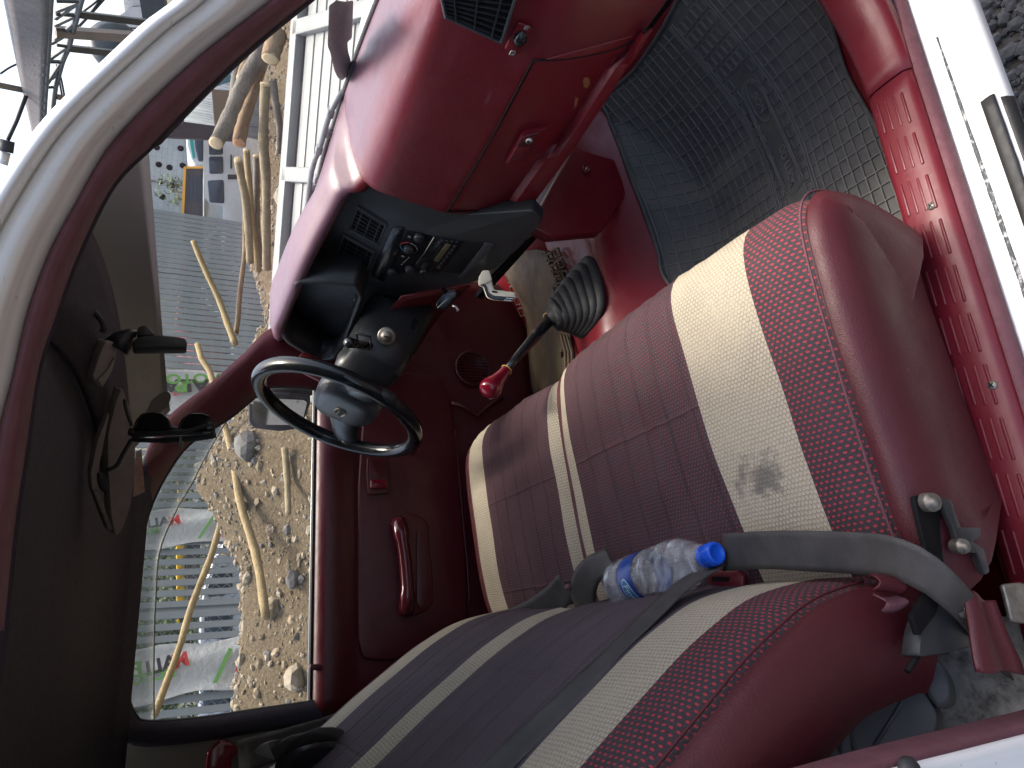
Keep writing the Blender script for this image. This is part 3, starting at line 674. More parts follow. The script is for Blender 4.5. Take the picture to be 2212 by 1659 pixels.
side = [(-.012, -.195), (-.022, -.150), (-.032, -.105), (-.038, -.070), (-.036, -.040), (-.026, -.018), (-.012, -.006)]
sideL = [(.006, -.008), (.010, -.03), (.011, -.12)]
o = seat_surface('cushion', CP, side, [(-.668, -.672, 1), (-.575, -.600, 2), (-.417, -.464, 3), (-.046, -.068, 2), (-.004, -.006, 0)], sideL, True, ps, True)
part(o, 'seat cushion in purple cloth with red dots and a broad stained beige stripe')
side = [(-.004, -.122), (-.014, -.108), (-.024, -.086), (-.031, -.056), (-.031, -.036), (-.023, -.017), (-.010, -.005)]
o = seat_surface('backrest', BP, side, [(-.642, -.642, 1), (-.552, -.552, 2), (-.452, -.452, 4), (-.040, -.040, 2), (-.006, -.006, 0)], sideL, False, ps, True)
part(o, 'backrest with beige stripe and dark centre, sagging maroon vinyl side')
ds = empty('driver_seat'); ds.parent = T; part(ds, 'driver seat in purple cloth with beige side stripes')
side2 = [(-.009, -.12), (-.009, -.03), (-.006, -.008)]; sideL2 = [(.012, -.006), (.024, -.020), (.030, -.045), (.030, -.08), (.024, -.13)]
seat_surface('cushion', [(x-.012*(x > .3), z-.012) for x, z in CP], side2, [(.010, .010, 2), (.052, .048, 3), (.405, .405, 2), (.515, .515, 1), (.555, .555, 0)], sideL2, True, ds, True)
seat_surface('backrest', BP, side2, [(.010, .010, 2), (.050, .050, 4), (.345, .345, 2), (.470, .470, 4), (.520, .520, 0)], sideL2, False, ds, True)
pbk = cr([V((x, 0, z)) for x, z in BP], 30)
grid('back_panel', [[q + V((-.085, y, -.045)) for y in [-.64+k*.07 for k in range(18)]] for q in pbk[:24]], 'seatvinyl', ps, .004)
# tufts of seam thread along the vinyl edge
rowz = []
pc = cr([V((x, 0, z)) for x, z in CP], 120)
tube('seam', [V((q.x, -.671+.0*q.x, q.z-.0015)) for q in pc[4:100]], .0016, 'lip', ps, 6)
pb = cr([V((x, 0, z)) for x, z in BP], 120); tube('seam', [V((q.x-.001, -.6435, q.z)) for q in pb[10:100]], .0016, 'seatvinyl', ps, 6)
# loose torn vinyl at the hinge
for k_, (pa, pb) in enumerate((([(1880, 1242), (1900, 1240), (1945, 1252)], [(1885, 1275), (1915, 1278), (1948, 1285)]), ([(1886, 1282), (1910, 1292), (1940, 1288)], [(1905, 1318), (1925, 1322), (1955, 1310)]))):
    a, b = cr([P(x, y, 'y', -.690) for x, y in pa], 10), cr([P(x, y, 'y', -.694) for x, y in pb], 10)
    grid('torn_vinyl', [[p.lerp(q, t/6) + V((0, -.010*math.sin(t*math.pi/6), .003*math.sin(i*.9))) for t in range(7)] for i, (p, q) in enumerate(zip(a, b))], 'lip' if k_ else 'seatvinyl', ps, .002)
# hinge and frame hardware on the near end
hw = empty('seat_hinge'); hw.parent = T; part(hw, 'black greasy seat hinge with steel bolts beside the sill')
def hp(name, pts, y, th, m, bev=.0015): return prism(name, [P(a, b, 'y', y) for a, b in pts], (0, -1, 0), -th, m, hw, bev)
hp('hinge_arm', rnd([(1975, 1070), (2010, 1068), (2030, 1090), (2032, 1160), (2045, 1260), (2020, 1330), (1985, 1375), (1970, 1330), (2000, 1280), (2000, 1180), (1985, 1120)], 8), -.712, .006, 'dark')
hp('slide_rail', rnd([(2030, 1075), (2055, 1080), (2075, 1140), (2118, 1140), (2120, 1158), (2100, 1170), (2125, 1185), (2138, 1235), (2128, 1242), (2110, 1195), (2075, 1190), (2060, 1140)], 4), -.719, .006, 'black')
hp('hinge_plate', rnd([(2010, 1300), (2065, 1280), (2110, 1300), (2115, 1350), (2105, 1395), (2050, 1410), (1985, 1420), (1990, 1370)], 10), -.708, .02, 'black')
for px, r in (((2012, 1085), .0100), ((2084, 1308), .0125), ((2078, 1180), .008)):
    c = P(*px, 'y', -.722); lathe('bolt', [(0, .008), (r*.45, .008), (r*.5, .004), (r*.95, .003), (r, 0), (r, -.01)], c, (-.15, -1, .35), 'steel', hw, 22)
c0, c1 = P(2150, 1270, 'y', -.70), P(2212, 1330, 'y', -.70)
prism('belt_anchor', [P(x, y, 'y', -.712) for x, y in rnd([(2155, 1262), (2200, 1258), (2240, 1300), (2240, 1350), (2175, 1345), (2165, 1300)], 8)], (0, -1, .4), .008, 'steel', hw, .003)
tube('spring_hook', [P(x, y, 'y', -.70) for x, y in ((1975, 1395), (1990, 1385), (2002, 1388), (1995, 1400), (1980, 1420), (1960, 1450))], .003, 'dark', hw, 8)
# maroon flap hanging behind the belt anchor and at the backrest foot
def flap(pa, pb, ya, yb, lab):
    a, b = cr([P(x, y, 'y', ya) for x, y in pa], 12), cr([P(x, y, 'y', yb) for x, y in pb], 12)
    o = grid('vinyl_flap', [[p.lerp(q, k/8) + V((.002*math.sin(k*.9+i*.3), -.003*math.sin(k*.8), 0)) for k in range(9)] for i, (p, q) in enumerate(zip(a, b))], 'seatvinyl', T, .003); part(o, lab)
flap(((2078, 1275), (2092, 1350), (2100, 1410), (2108, 1450)), ((2150, 1300), (2180, 1380), (2200, 1420), (2212, 1455)), -.728, -.736, 'loose maroon vinyl flap beside the belt anchor')
# ---- seat belts
BPp = BP
def belt(name, ea, eb, m='belt', par=None, n=30): return strip(name, ea, eb, m, par or T, n)
zz = [.336, .338, .340, .342, .344, .340, .322, .285, .225, .16]
ea = [(1562, 1153), (1650, 1147), (1740, 1146), (1830, 1149), (1915, 1156), (1990, 1182), (2052, 1228), (2100, 1282), (2135, 1345), (2150, 1400)]
eb = [(1562, 1234), (1650, 1229), (1740, 1234), (1830, 1239), (1905, 1246), (1975, 1268), (2030, 1306), (2078, 1352), (2150, 1440), (2190, 1470)]
b1 = belt('lap_belt', [P(x, y, 'z', z) for (x, y), z in zip(ea, zz)], [P(x, y, 'z', z-.006) for (x, y), z in zip(eb, zz)]); part(b1, 'grey lap belt lying across the back of the passenger cushion')
bh = lambda x, y, o: HIT(x, y, BPp, o)
ea = [(1545, 1256), (1500, 1280), (1452, 1318), (1398, 1370), (1330, 1440), (1220, 1545), (1100, 1659), (1010, 1745)]
eb = [(1590, 1258), (1555, 1282), (1505, 1318), (1453, 1372), (1378, 1447), (1285, 1552), (1185, 1659), (1100, 1745)]
b2 = belt('shoulder_belt', [P(x, y, 'y', -.405) + V((.022, 0, .010)) for x, y in ea], [P(x, y, 'y', -.446) + V((.024, 0, .012)) for x, y in eb]); part(b2, 'black belt lying diagonally up the passenger backrest')
# buckles
bk = pan('buckle', rnd(zc(2100, 2050, 2.4578)([(1690, 470), (1980, 480), (2040, 540), (2030, 660), (1900, 665), (1680, 610)]), 5), P(1580, 1252, 'z', .315), (0, -.35, .9), .014, 'sillred', T, .003); part(bk, 'maroon belt buckle in the seat crease by the bottle cap')
pan('buckle_slot', rnd(zc(2100, 2050, 2.4578)([(1730, 540), (1900, 545), (1890, 590), (1725, 585)]), 2), P(1580, 1252, 'z', .315), (0, -.35, .9), .01, 'dark', bk, 0, lift=.001)
bk2 = pan('buckle', rnd(zc(2100, 2050, 2.4578)([(625, 490), (690, 470), (720, 640), (670, 640)]), 3), P(1305, 1240, 'z', .33), (0, -.4, .9), .014, 'sillred', T, .003); part(bk2, 'maroon belt buckle half hidden behind the bottle base')
# driver belts, looped loosely along the crease
def loop(name, a, b, za, zb, lab, m='belt'):
    o = belt(name, [P(x, y, 'z', z) for (x, y), z in zip(a, za)], [P(x, y, 'z', z) for (x, y), z in zip(b, zb)], m); part(o, lab)
loop('lap_belt', [(1308, 1185), (1265, 1205), (1238, 1240), (1235, 1290), (1262, 1345)], [(1330, 1235), (1300, 1252), (1288, 1280), (1290, 1310), (1312, 1352)], (.34, .352, .352, .33, .30), (.345, .345, .335, .32, .30), 'black belt end folded over behind the bottle')
loop('lap_belt', [(1080, 1322), (1130, 1302), (1180, 1268), (1205, 1240)], [(1102, 1378), (1160, 1358), (1215, 1322), (1238, 1290)], (.33, .34, .35, .34), (.31, .315, .325, .32), 'black belt strap with a pink rivet on the driver seat')
loop('lap_belt', [(985, 1372), (1040, 1345), (1100, 1330), (1180, 1335), (1260, 1318)], [(1005, 1392), (1065, 1390), (1130, 1392), (1200, 1384), (1290, 1372)], (.36, .36, .352, .34, .315), (.35, .345, .335, .325, .305), 'black belt looping along the driver seat crease')
rv = P(1225, 1269, 'z', .345); lathe('rivet', [(0, .004), (.004, .003), (.006, 0), (.006, -.003)], rv, (0, -.3, 1), 'lip', T, 14)
# driver shoulder belt from the far pillar
yy_ = (.655, .60, .545, .535, .50, .45)
sa = [P(x, y, 'y', q) for (x, y), q in zip([(512, 1600), (620, 1572), (735, 1536), (850, 1462), (1000, 1372), (1130, 1312)], yy_)]
sb = [P(x, y, 'y', q) for (x, y), q in zip([(518, 1672), (640, 1628), (750, 1566), (868, 1490), (1020, 1400), (1150, 1345)], yy_)]
part(belt('shoulder_belt', sa, sb, 'belt', n=20), 'driver belt running down from the far pillar guide')
dr = prism('belt_guide', [P(x, y, 'y', .665) for x, y in rnd([(478, 1597), (500, 1602), (520, 1622), (500, 1640), (500, 1700), (440, 1700), (447, 1625)], 8)], (0, -1, 0), -.03, 'knob', T, .008, 3); part(dr, 'glossy maroon belt guide on the far pillar')
# ---- far (driver) door
D = empty('driver_door'); D.parent = T; part(D, 'far side door with dark maroon trim, armrest and window')
YD = .690
rows = []
for x in [-.185+i*.04 for i in range(32)]:
    rows.append([V((x, y, z)) for y, z in ((.735, .690), (.716, .6905), (.703, .687), (.690, .680), (.682, .664), (.682, .635), (.690, .606), (.698, .594), (.700, .575), (.698, .40), (.698, .20), (.69, .05), (.68, .0))])
grid('door_panel', rows, 'door', D, .006)
zd = zc(1050, 1750, 1.8435)
ins = rnd(zd([(655, 300), (655, 700), (648, 1100), (650, 1420), (690, 1560), (870, 1575), (1120, 1520), (1400, 1380), (1450, 1250), (1440, 900), (1400, 400), (1370, 0), (1330, -300), (1250, -480), (1000, -520), (800, -400), (690, -200)]), 12)
pi_ = [P(x, y, 'y', .6985) for x, y in ins]
prism('door_insert', pi_, (0, -1, 0), .014, 'door', D, .010, 4)
# lower edge bead, belt rubber, felt strip
tube('bead', [P(x, y, 'y', .69) for x, y in zd([(1368, -100), (1385, 100), (1420, 500), (1455, 850), (1470, 1100), (1455, 1340)])], .004, 'door', D, 8)
beam('belt_rubber', V((-.19, .706, .6935)), V((.72, .706, .6935)), .010, .007, 'rubber', D, .002)
beam('outer_belt_strip', V((-.19, .722, .694)), V((.72, .722, .694)), .006, .008, 'chrome', D, .001)
# pull handle with its recess
rec = rnd(zd([(1000, 490), (1120, 530), (1165, 590), (1200, 1000), (1200, 1160), (1150, 1210), (1040, 1255), (985, 1240), (950, 560)]), 8)
prism('armrest_base', [P(x, y, 'y', .680) for x, y in rec], (0, -1, 0), .012, 'door', D, .005, 3)
bar = zd([(965, 530), (975, 640), (1000, 800), (1015, 950), (1022, 1100), (1025, 1235)])
pts = [P(x, y, 'y', .645) for x, y in bar]; pts[0].y += .02; pts[-1].y += .02
tube('pull_handle', cr(pts, 20), [.012]+[.0215]*4+[.0175]*10+[.0215]*4+[.012], 'pull', D, 16)
rec2 = rnd(zd([(1090, 620), (1150, 640), (1185, 1000), (1180, 1130), (1120, 1190), (1090, 1150)]), 6)
prism('pocket_inset', [P(x, y, 'y', .667) for x, y in rec2], (0, -1, 0), .003, 'door', D, .001)  # inset of the handle pocket, in the door's own vinyl
# inner latch
lt = rnd(zd([(725, 100), (880, 100), (890, 200), (885, 360), (730, 370), (720, 230)]), 5)
prism('latch_bezel', [P(x, y, 'y', .684) for x, y in lt], (0, -1, 0), .008, 'door', D, .003, 3)
prism('latch_recess', [P(x, y, 'y', .6755) for x, y in rnd(zd([(745, 120), (865, 120), (872, 330), (748, 330)]), 4)], (0, -1, 0), .002, 'door', D, .0005)
prism('latch_lever', [P(x, y, 'y', .672) for x, y in rnd(zd([(750, 258), (868, 258), (870, 325), (750, 325)]), 4)], (0, -1, 0), .008, 'knob', D, .003)
# speaker grille: separate slats in a round bezel
gc0 = P(1021, 796, 'y', .685); gr = .052
lathe('speaker_bezel', [(gr*1.12, 0), (gr*1.10, .006), (gr, .007), (gr*.98, .001), (0, .001)], gc0, (0, -1, 0), 'door', D, 36)
for i in range(11):
    dx = -gr+.004+(2*gr-.008)*i/10; h = math.sqrt(max(0, gr*gr-dx*dx))*.96
    beam('grille_slat', gc0 + V((dx, -.006, -h)), gc0 + V((dx, -.006, h)), .0035, .004, 'door', D, upv=V((0, 1, 0)))
tube('pocket_edge', [P(x, y, 'y', .682) for x, y in ((975, 870), (1005, 880), (1030, 900), (1065, 870), (1085, 860))], .006, 'door', D, 8)
lathe('window_crank_knob', [(0, .022), (.010, .021), (.013, .014), (.009, 0)], P(888, 975, 'y', .675), (0, -1, 0), 'door', D, 18)
# window opening, seal and frame
WO = [(690, 841), (583, 836), (540, 866), (494, 903), (410, 957), (361, 1020), (326, 1089), (303, 1170), (287, 1273), (277, 1373), (274, 1473), (277, 1516), (293, 1549), (320, 1561), (433, 1553), (553, 1535), (690, 1515)]
OO = [(720, 770), (602, 706), (521, 769), (460, 823), (369, 894), (322, 960), (290, 1060), (264, 1150), (246, 1260), (235, 1370), (230, 1470), (236, 1545), (262, 1592), (310, 1612), (440, 1600), (560, 1580), (705, 1560)]
w3 = cr([P(x, y, 'y', .704) for x, y in WO], 90)
oy = [.69, .665, .655, .645, .635, .635, .640, .645, .65, .65, .65, .655, .665, .675, .68, .685, .69]
o3 = cr([P(x, y, 'y', q) for (x, y), q in zip(OO, oy)], 90)
mid = [a.lerp(b, .35) + V((0, -.012, 0)) for a, b in zip(w3, o3)]; mid2 = [a.lerp(b, .75) + V((0, -.014, 0)) for a, b in zip(w3, o3)]
fr_ = grid('door_frame', [w3, [a + V((0, -.012, 0)) for a in w3], mid, mid2, o3], None, D, .004, mats=[M['door'], M['head']], fmf=lambda i, j: 0 if j < 34 else 1)
tube('window_seal', [p + V((0, -.004, 0)) for p in w3], .0065, 'rubber', D, 8)
mk('window_glass', [p + V((0, .012, 0)) for p in w3], [tuple(range(len(w3)))], 'glass', D, False)
DL = [(488, 911), (442, 990), (416, 1042), (383, 1098), (345, 1191), (336, 1300), (333, 1373), (332, 1473), (333, 1558)]
d3 = cr([P(x, y, 'y', .735) for x, y in DL], 40); t3 = cr([P(x, y, 'y', .722) for x, y in [(494, 903), (410, 957), (361, 1020), (326, 1089), (303, 1170), (287, 1273), (277, 1373), (274, 1473), (290, 1558)]], 40)
grid('wind_deflector', [t3, [a.lerp(b, .5) + V((0, .012, 0)) for a, b in zip(t3, d3)], d3], 'visorplastic', D, .003)
tube('deflector_edge', d3, .0022, 'greytrim', D, 6)
lk = [P(x, y, 'y', .69) for x, y in ((695, 1441), (668, 1441))]; beam('lock_button', lk[0], lk[1], .014, .014, 'door', D, .003)
# outside mirror
zm = zc(950, 1350, 2.949); mp, mn = P(615, 890, 'y', .87), V((-.75, -.62, .05)).normalized()
mr = pan('side_mirror', rnd(zm([(80, 670), (150, 620), (400, 590), (800, 615), (805, 700), (740, 880), (680, 1000), (450, 1035), (150, 1000), (85, 930)]), 6), mp, mn, .05, 'rubber', T, .006, 3); part(mr, 'black outside mirror seen through the driver window')
pan('mirror_face', rnd(zm([(125, 655), (210, 640), (730, 665), (765, 690), (715, 890), (620, 955), (180, 950), (132, 890)]), 6), mp, mn, .004, 'mirror', mr, 0, lift=.002)
pan('mirror_arm', zm([(330, 540), (890, 520), (890, 600), (800, 620), (420, 620)]), mp + V((0, .02, 0)), mn, .04, 'rubber', mr, .004)
box('mirror_sticker', PL(*zm([(122, 683)])[0], mp + mn*.004, mn), (.010, .010, .010), 'cream', mr, mn.to_track_quat('Z', 'Y').to_matrix())
# far corner trim behind the door
prism('corner_trim', [P(x, y, 'y', .698) for x, y in [(240, 1580), (440, 1578), (560, 1560), (720, 1535), (860, 1500), (1000, 1800), (240, 1800)]], (0, -1, 0), -.02, 'greytrim', T, .003)
box('lower_corner', (-.32, .70, .30), (.30, .02, .75), 'greytrim', T)
# ---- windscreen, header, strip
wsr = [[V((wsx(y, z), y, z)) for y in [-.645+1.29*j/24 for j in range(25)]] for z in [.762+.37*i/12 for i in range(13)]]
wsg = grid('windscreen', wsr, 'glass', T); part(wsg, 'windscreen glass with a dark sun strip along the top')
def WH(x, y, off=0):
    d = ray(x, y); t = .2
    while t < 3:
        q = CAM + d*t
        if q.x > wsx(q.y, q.z): break
        t += .002
    return CAM + d*(t-.003-off)
lo = cr([WH(x, y) for x, y in ((312, 222), (316, 262), (326, 380), (334, 480), (341, 580), (350, 700), (360, 820), (368, 884))], 36)
hi = [V((wsx(p.y, 1.127)-.004, p.y, 1.127)) for p in lo]
fs_ = grid('sun_strip', [[a.lerp(b, k/6) + V((wsx(a.lerp(b, k/6).y, a.lerp(b, k/6).z)-.004-a.lerp(b, k/6).x, 0, 0)) for k in range(7)] for a, b in zip(lo, hi)], 'film', T, .0008); part(fs_, 'peeling dark film strip with faint hand lettering on the windscreen')
ze = zc(480, 1360, 6.913)
for a, b in (((620, 190), (535, 265)), ((535, 265), (430, 345)), ((640, 265), (620, 300)), ((635, 320), (550, 390)), ((510, 345), (495, 365)), ((640, 395), (470, 470)), ((650, 450), (480, 550)), ((655, 515), (530, 600)), ((670, 560), (540, 640)), ((670, 610), (570, 690)), ((715, 720), (680, 745)), ((700, 770), (520, 900)), ((590, 810), (570, 840)), ((715, 870), (590, 950)), ((735, 935), (650, 1030)), ((740, 990), (570, 1140)), ((545, 940), (530, 970)), ((605, 970), (560, 1000)),
             ((310, 430), (175, 525)), ((205, 545), (165, 580)), ((235, 590), (180, 630)), ((330, 590), (210, 680)), ((340, 640), (200, 780)), ((350, 710), (270, 760)), ((365, 800), (190, 860)), ((375, 850), (200, 885)), ((270, 930), (205, 1010)), ((405, 1025), (240, 1165)), ((300, 1060), (280, 1090)), ((420, 1100), (310, 1190)), ((435, 1160), (270, 1290)), ((440, 1215), (400, 1255)), ((450, 1290), (320, 1390)), ((470, 1360), (300, 1500)), ((410, 1440), (370, 1470)), ((320, 1300), (300, 1330))):
    (a, b) = ze([a, b]); tube('lettering', [WH(*a, .004), WH(*b, .004)], .0011, 'filmprint', fs_, 5)
a, b = ze([(465, 150), (780, 110)]); tube('film_tear', [WH(*a, .004), WH(*b, .004)], .0014, 'whiteprint', fs_, 5)
for s_ in ([(700, 0), (420, 240)], [(1025, 205), (745, 440)]):
    q = zc(0, 1000, 1.646)(s_); tube('film_crease', [WH(*q[0], .004), WH(*q[1], .004)], .0010, 'dark', fs_, 5)
rows = [[V((wsx(y, z)-dx, y, z)) for z, dx in ((1.124, .002), (1.128, .02), (1.138, .05), (1.150, .10))] for y in [-.64+1.28*j/20 for j in range(21)]]
grid('windscreen_header', rows, 'head', T, .01)
tube('windscreen_rubber', [V((wsx(y, .768)-.002, y, .772)) for y in [-.64+1.28*j/30 for j in range(31)]], .006, 'rubber', T, 8)
# inspection stickers on the glass
tk = prism('licence_disc', [WH(x, y, .006) for x, y in rnd(ze([(1235, 1240), (1335, 1330), (1330, 1480), (1200, 1700), (900, 1900), (620, 1900), (800, 1500), (1050, 1300)]), 6)], (-1, 0, .5), .001, 'darkprint', T); part(tk, 'dark printed disc stuck to the windscreen corner')
M['paper'] = simple('printed_paper', (.35, .16, .12), (.5, .45, .36), .8, 45, .05, .0005)
pp = prism('leaflet', [B(x, y, 1.55) for x, y in zc(300, 1500, 2.37)([(555, 660), (610, 640), (640, 1035), (530, 1085)])], ray(290, 1050)*-1, .001, 'paper', T); part(pp, 'printed leaflet tucked behind the sun visor')
# ---- headliner and near door frame
E0 = [(470, -90), (383, 0), (313, 53), (228, 132), (143, 213), (77, 287), (0, 397), (-60, 500), (-110, 620), (-150, 760), (-180, 920), (-200, 1100), (-215, 1350)]
E1 = [(640, -40), (553, 30), (450, 110), (380, 172), (310, 240), (233, 327), (167, 443), (110, 550), (63, 682), (33, 815), (0, 942), (-20, 1090), (-40, 1330)]
E2 = [(740, -70), (630, 18), (553, 80), (467, 157), (393, 230), (317, 310), (233, 400), (157, 550), (110, 680), (72, 800), (43, 982), (20, 1140), (-2, 1360)]
n_ = 60
c0_, c1_, c2_ = [[(q.x, q.y) for q in cr([(x, y, 0) for x, y in E], n_)] for E in (E0, E1, E2)]
def L2(a, b, t): return (a[0]*(1-t)+b[0]*t, a[1]*(1-t)+b[1]*t)
sec = [(0, -.762), (.05, -.778), (.14, -.782), (.24, -.772), (.30, -.764), (.38, -.770), (.55, -.772), (.68, -.764), (.74, -.752), (.82, -.750), (.92, -.744), (1, -.738)]
rows = [[P(*L2(a, b, t), 'y', y) for t, y in sec] for a, b in zip(c0_, c1_)]
rows = [[r[0] + V((.10, .16, .03)), r[0] + V((.02, .05, .012))] + r for r in rows]
part(grid('door_aperture', rows, 'white', T, .003), 'white stepped roof rail and pillar around the open door')
sec = [(0, -.737), (.06, -.748), (.25, -.752), (.6, -.744), (.85, -.728), (1, -.712), (1.12, -.695)]
rows = [[P(*L2(a, b, t), 'y', y) for t, y in sec] for a, b in zip(c1_, c2_)]
part(grid('weatherstrip', rows, 'lip', T, .003), 'dusty maroon rubber seal along the roof rail')
near = [r[-1] for r in rows]
rows = []
for p in near:
    fx = p.x; far_ = V((min(fx, .62), .66, 1.088 if fx < .35 else 1.088)); c_ = []
    if fx < .44:
        ctl = [p, p + V((0, .02, .022)), V((fx, -.60, max(p.z+.045, 1.118))), V((fx, -.42, 1.152)), V((fx*.98, 0, 1.168)), V((fx*.97, .42, 1.155)), V((fx*.96, .60, 1.122)), V((fx*.96, .665, 1.085))]
        rows.append(cr(ctl, 24))
grid('headliner', rows + [[V((-.45, q.y, q.z)) for q in rows[-1]]], 'head', T, .008)
rows = []
for p in near:
    if p.x > .36: rows.append([p, p + V((.012, .012, -.004)), p + V((.05, .028, .006)), p + V((.09, .03, .02))])
grid('pillar_trim', rows, 'head', T, .006)
grid('roof_skin', [[V((x, y, 1.205-.04*(y/.7)**2-.03*max(0, x-.2))) for y in [-.70+1.4*j/16 for j in range(17)]] for x in [-.52+i*.1 for i in range(8)]], 'white', T, .004)
# rear pillar of the near door
ln = lambda pts, y: cr([P(a, b, 'y', y) for a, b in pts], 20)
A_ = [(1380, 1760), (1560, 1708), (1700, 1668), (1865, 1623), (2040, 1580), (2212, 1538), (2400, 1488)]
Bq = [(1440, 1800), (1600, 1757), (1740, 1710), (1917, 1659), (2060, 1623), (2212, 1584), (2400, 1536)]
Cq = [(x+40, y+120) for x, y in Bq]
a_, b_, c_ = ln(A_, -.715), ln(Bq, -.742), ln(Cq, -.752)
part(grid('pillar_seal', [[a + V((-.03, .06, 0)) for a in a_], a_, [a.lerp(b, .35) + V((0, -.012, 0)) for a, b in zip(a_, b_)], [a.lerp(b, .8) + V((0, -.010, 0)) for a, b in zip(a_, b_)], b_], 'lip', T, .004), 'maroon seal up the rear door pillar')
part(grid('rear_pillar', [b_, [b + V((0, -.006, 0)) for b in b_], [b.lerp(c, .12) + V((0, -.012, 0)) for b, c in zip(b_, c_)], [b.lerp(c, .3) + V((0, -.006, 0)) for b, c in zip(b_, c_)], c_, [c + V((-.5, -.02, 0)) for c in c_]], 'white', T, .003), 'white painted rear pillar at the edge of the door opening')
lathe('rubber_bump', [(0, .006), (.006, .005), (.009, 0), (.009, -.004)], P(1966, 1660, 'y', -.757), (0, -1, .1), 'rubber', T, 16)
# open passenger door, swung forward out of the way
od = empty('passenger_door'); od.parent = T; part(od, 'open passenger door, its maroon lower edge in the corner')
hx = V((.93, -.80, 0)); dd = V((-.03, -1, 0)).normalized(); dn = V((-1, .03, 0))
q0 = P(1760, -6, 'x', .885); 
rows = []
for k in range(14):
    s = k/13*.95; base = hx + dd*s
    rows.append([base + dn*o_ + V((0, 0, z)) for o_, z in ((.0, .03), (.035, .035), (.05, .06), (.052, .25), (.045, .55), (.02, .70), (-.02, .70))])
grid('door_trim', rows, 'sillred', od, .006)
rows = [[hx + dd*(k/13*.97) + dn*o_ + V((0, 0, z)) for o_, z in ((.012, .015), (-.03, .0), (-.055, .1), (-.06, .45), (-.03, .71))] for k in range(14)]
grid('door_skin', rows, 'white', od, .004)
# sun visor, lamp, interior mirror
zv = zc(300, 1500, 2.37); vp, vn = B(245, 1000, 1.42), V((-.42, -.66, -.6)).normalized()
vs_ = empty('sun_visor'); vs_.parent = T; part(vs_, 'grey cloth driver sun visor folded up under the headliner')
pan('visor_flap', rnd(zv([(430, 60), (455, 130), (530, 330), (552, 600), (550, 850), (505, 1180), (430, 1390), (375, 1450), (355, 1400), (330, 1250), (315, 1040), (300, 800), (300, 500), (370, 200)]), 8), vp, vn, .02, 'greycloth', vs_, .007, 3)
pan('visor_edge', rnd(zv([(310, 290), (200, 560), (140, 850), (150, 1000), (300, 1390), (335, 1380), (215, 1040), (205, 850), (260, 560)]), 6), vp + vn*.012, vn, .012, 'greycloth', vs_, .003, 3)
pan('visor_mirror_edge', zv([(165, 1035), (210, 1020), (340, 1385), (300, 1395)]), vp + vn*.018, vn, .006, 'steel', vs_, .001)
pan('visor_pouch', rnd(zv([(210, 850), (290, 880), (320, 1040), (285, 1060), (220, 980)]), 8), vp + vn*.018, vn, .012, 'rubber', vs_, .004)
zk = zc(350, 1200, 2.765); kp_, kn_ = B(230, 770, 1.18), V((-.35, -.7, -.62)).normalized()
lm = pan('roof_lamp', rnd(zk([(190, 380), (320, 425), (300, 570), (260, 720), (150, 905), (110, 880), (40, 790), (100, 600)]), 8), kp_, kn_, .03, 'greycloth', T, .006, 3); part(lm, 'grey roof lamp housing near the interior mirror')
pan('lamp_lens', rnd(zk([(290, 560), (240, 720), (150, 890), (95, 820), (200, 720)]), 5), kp_ + kn_*.004, kn_, .006, 'greytrim', lm, .002)
tube('visor_clip', [B(x, y, 1.12) for x, y in zk([(20, 30), (90, 110), (150, 190), (165, 260), (140, 300)])], .004, 'rubber', T, 8)
mp2 = B(345, 735, 1.16)
im = pan('interior_mirror', rnd(zk([(470, 400), (500, 370), (560, 345), (640, 330), (800, 330), (980, 345), (1045, 360), (1070, 400), (1065, 450), (1040, 458), (480, 458)]), 6), mp2, (0.15, -1, 0), .022, 'black', T, .006, 3); part(im, 'black interior mirror seen edge-on against the windscreen')
pan('mirror_back', rnd(zk([(520, 335), (525, 260), (560, 225), (620, 220), (670, 260), (725, 330)]), 6), mp2 + V((0, .012, 0)), (.15, -1, 0), .03, 'black', im, .004)
tube('mirror_stalk', [B(x, y, 1.2) for x, y in zk([(520, 320), (460, 310), (380, 380), (300, 470)])], [.006, .008, .016, .02], 'black', im, 10)
# ---- cowl, wipers and bonnet seen over the dash
rows = [[V((wsx(y, .765)+.005+dx, y, z)) for dx, z in ((0, .750), (.05, .735), (.11, .712), (.12, .716), (.5, .665), (.9, .60), (1.02, .52))] for y in [-.66+1.32*j/16 for j in range(17)]]
part(grid('bonnet', rows, 'white', T, .004), 'white bonnet just below the windscreen')
def wsp(x, y, out=.03): return WH(x, y, -.006-out)
M['wiper'] = simple('wiper_rubber', (.16, .18, .19), (.22, .24, .25), .5, 40, .1, .001)
zw = zc(900, 0, 1.646)
wi = prism('wiper_arm', [wsp(x, y) for x, y in rnd(zw([(690, 0), (760, 10), (810, 0), (800, 250), (770, 270), (775, 330), (795, 400), (770, 500), (735, 480), (715, 430), (690, 310), (675, 270)]), 5)], (-1, 0, .7), .014, 'wiper', T, .004); part(wi, 'grey wiper arm lying at the foot of the windscreen')
for pts, w in (([(745, 590), (660, 725), (590, 960), (540, 1100), (500, 1400), (470, 1560)], .006), ([(740, 620), (700, 730), (650, 870), (610, 1000), (570, 1180), (545, 1320)], .004)):
    o = tube('wiper_blade', cr([wsp(x, y, .02) for x, y in zw(pts)], 18), w, 'wiper', T, 8); part(o, 'wiper blade linkage resting on the windscreen')
for p in ((660, 730), (585, 970), (545, 1230), (575, 1160), (648, 860)): box('wiper_joint', wsp(*zw([p])[0], .022), (.016, .022, .014), 'wiper', wi, bev=.003)
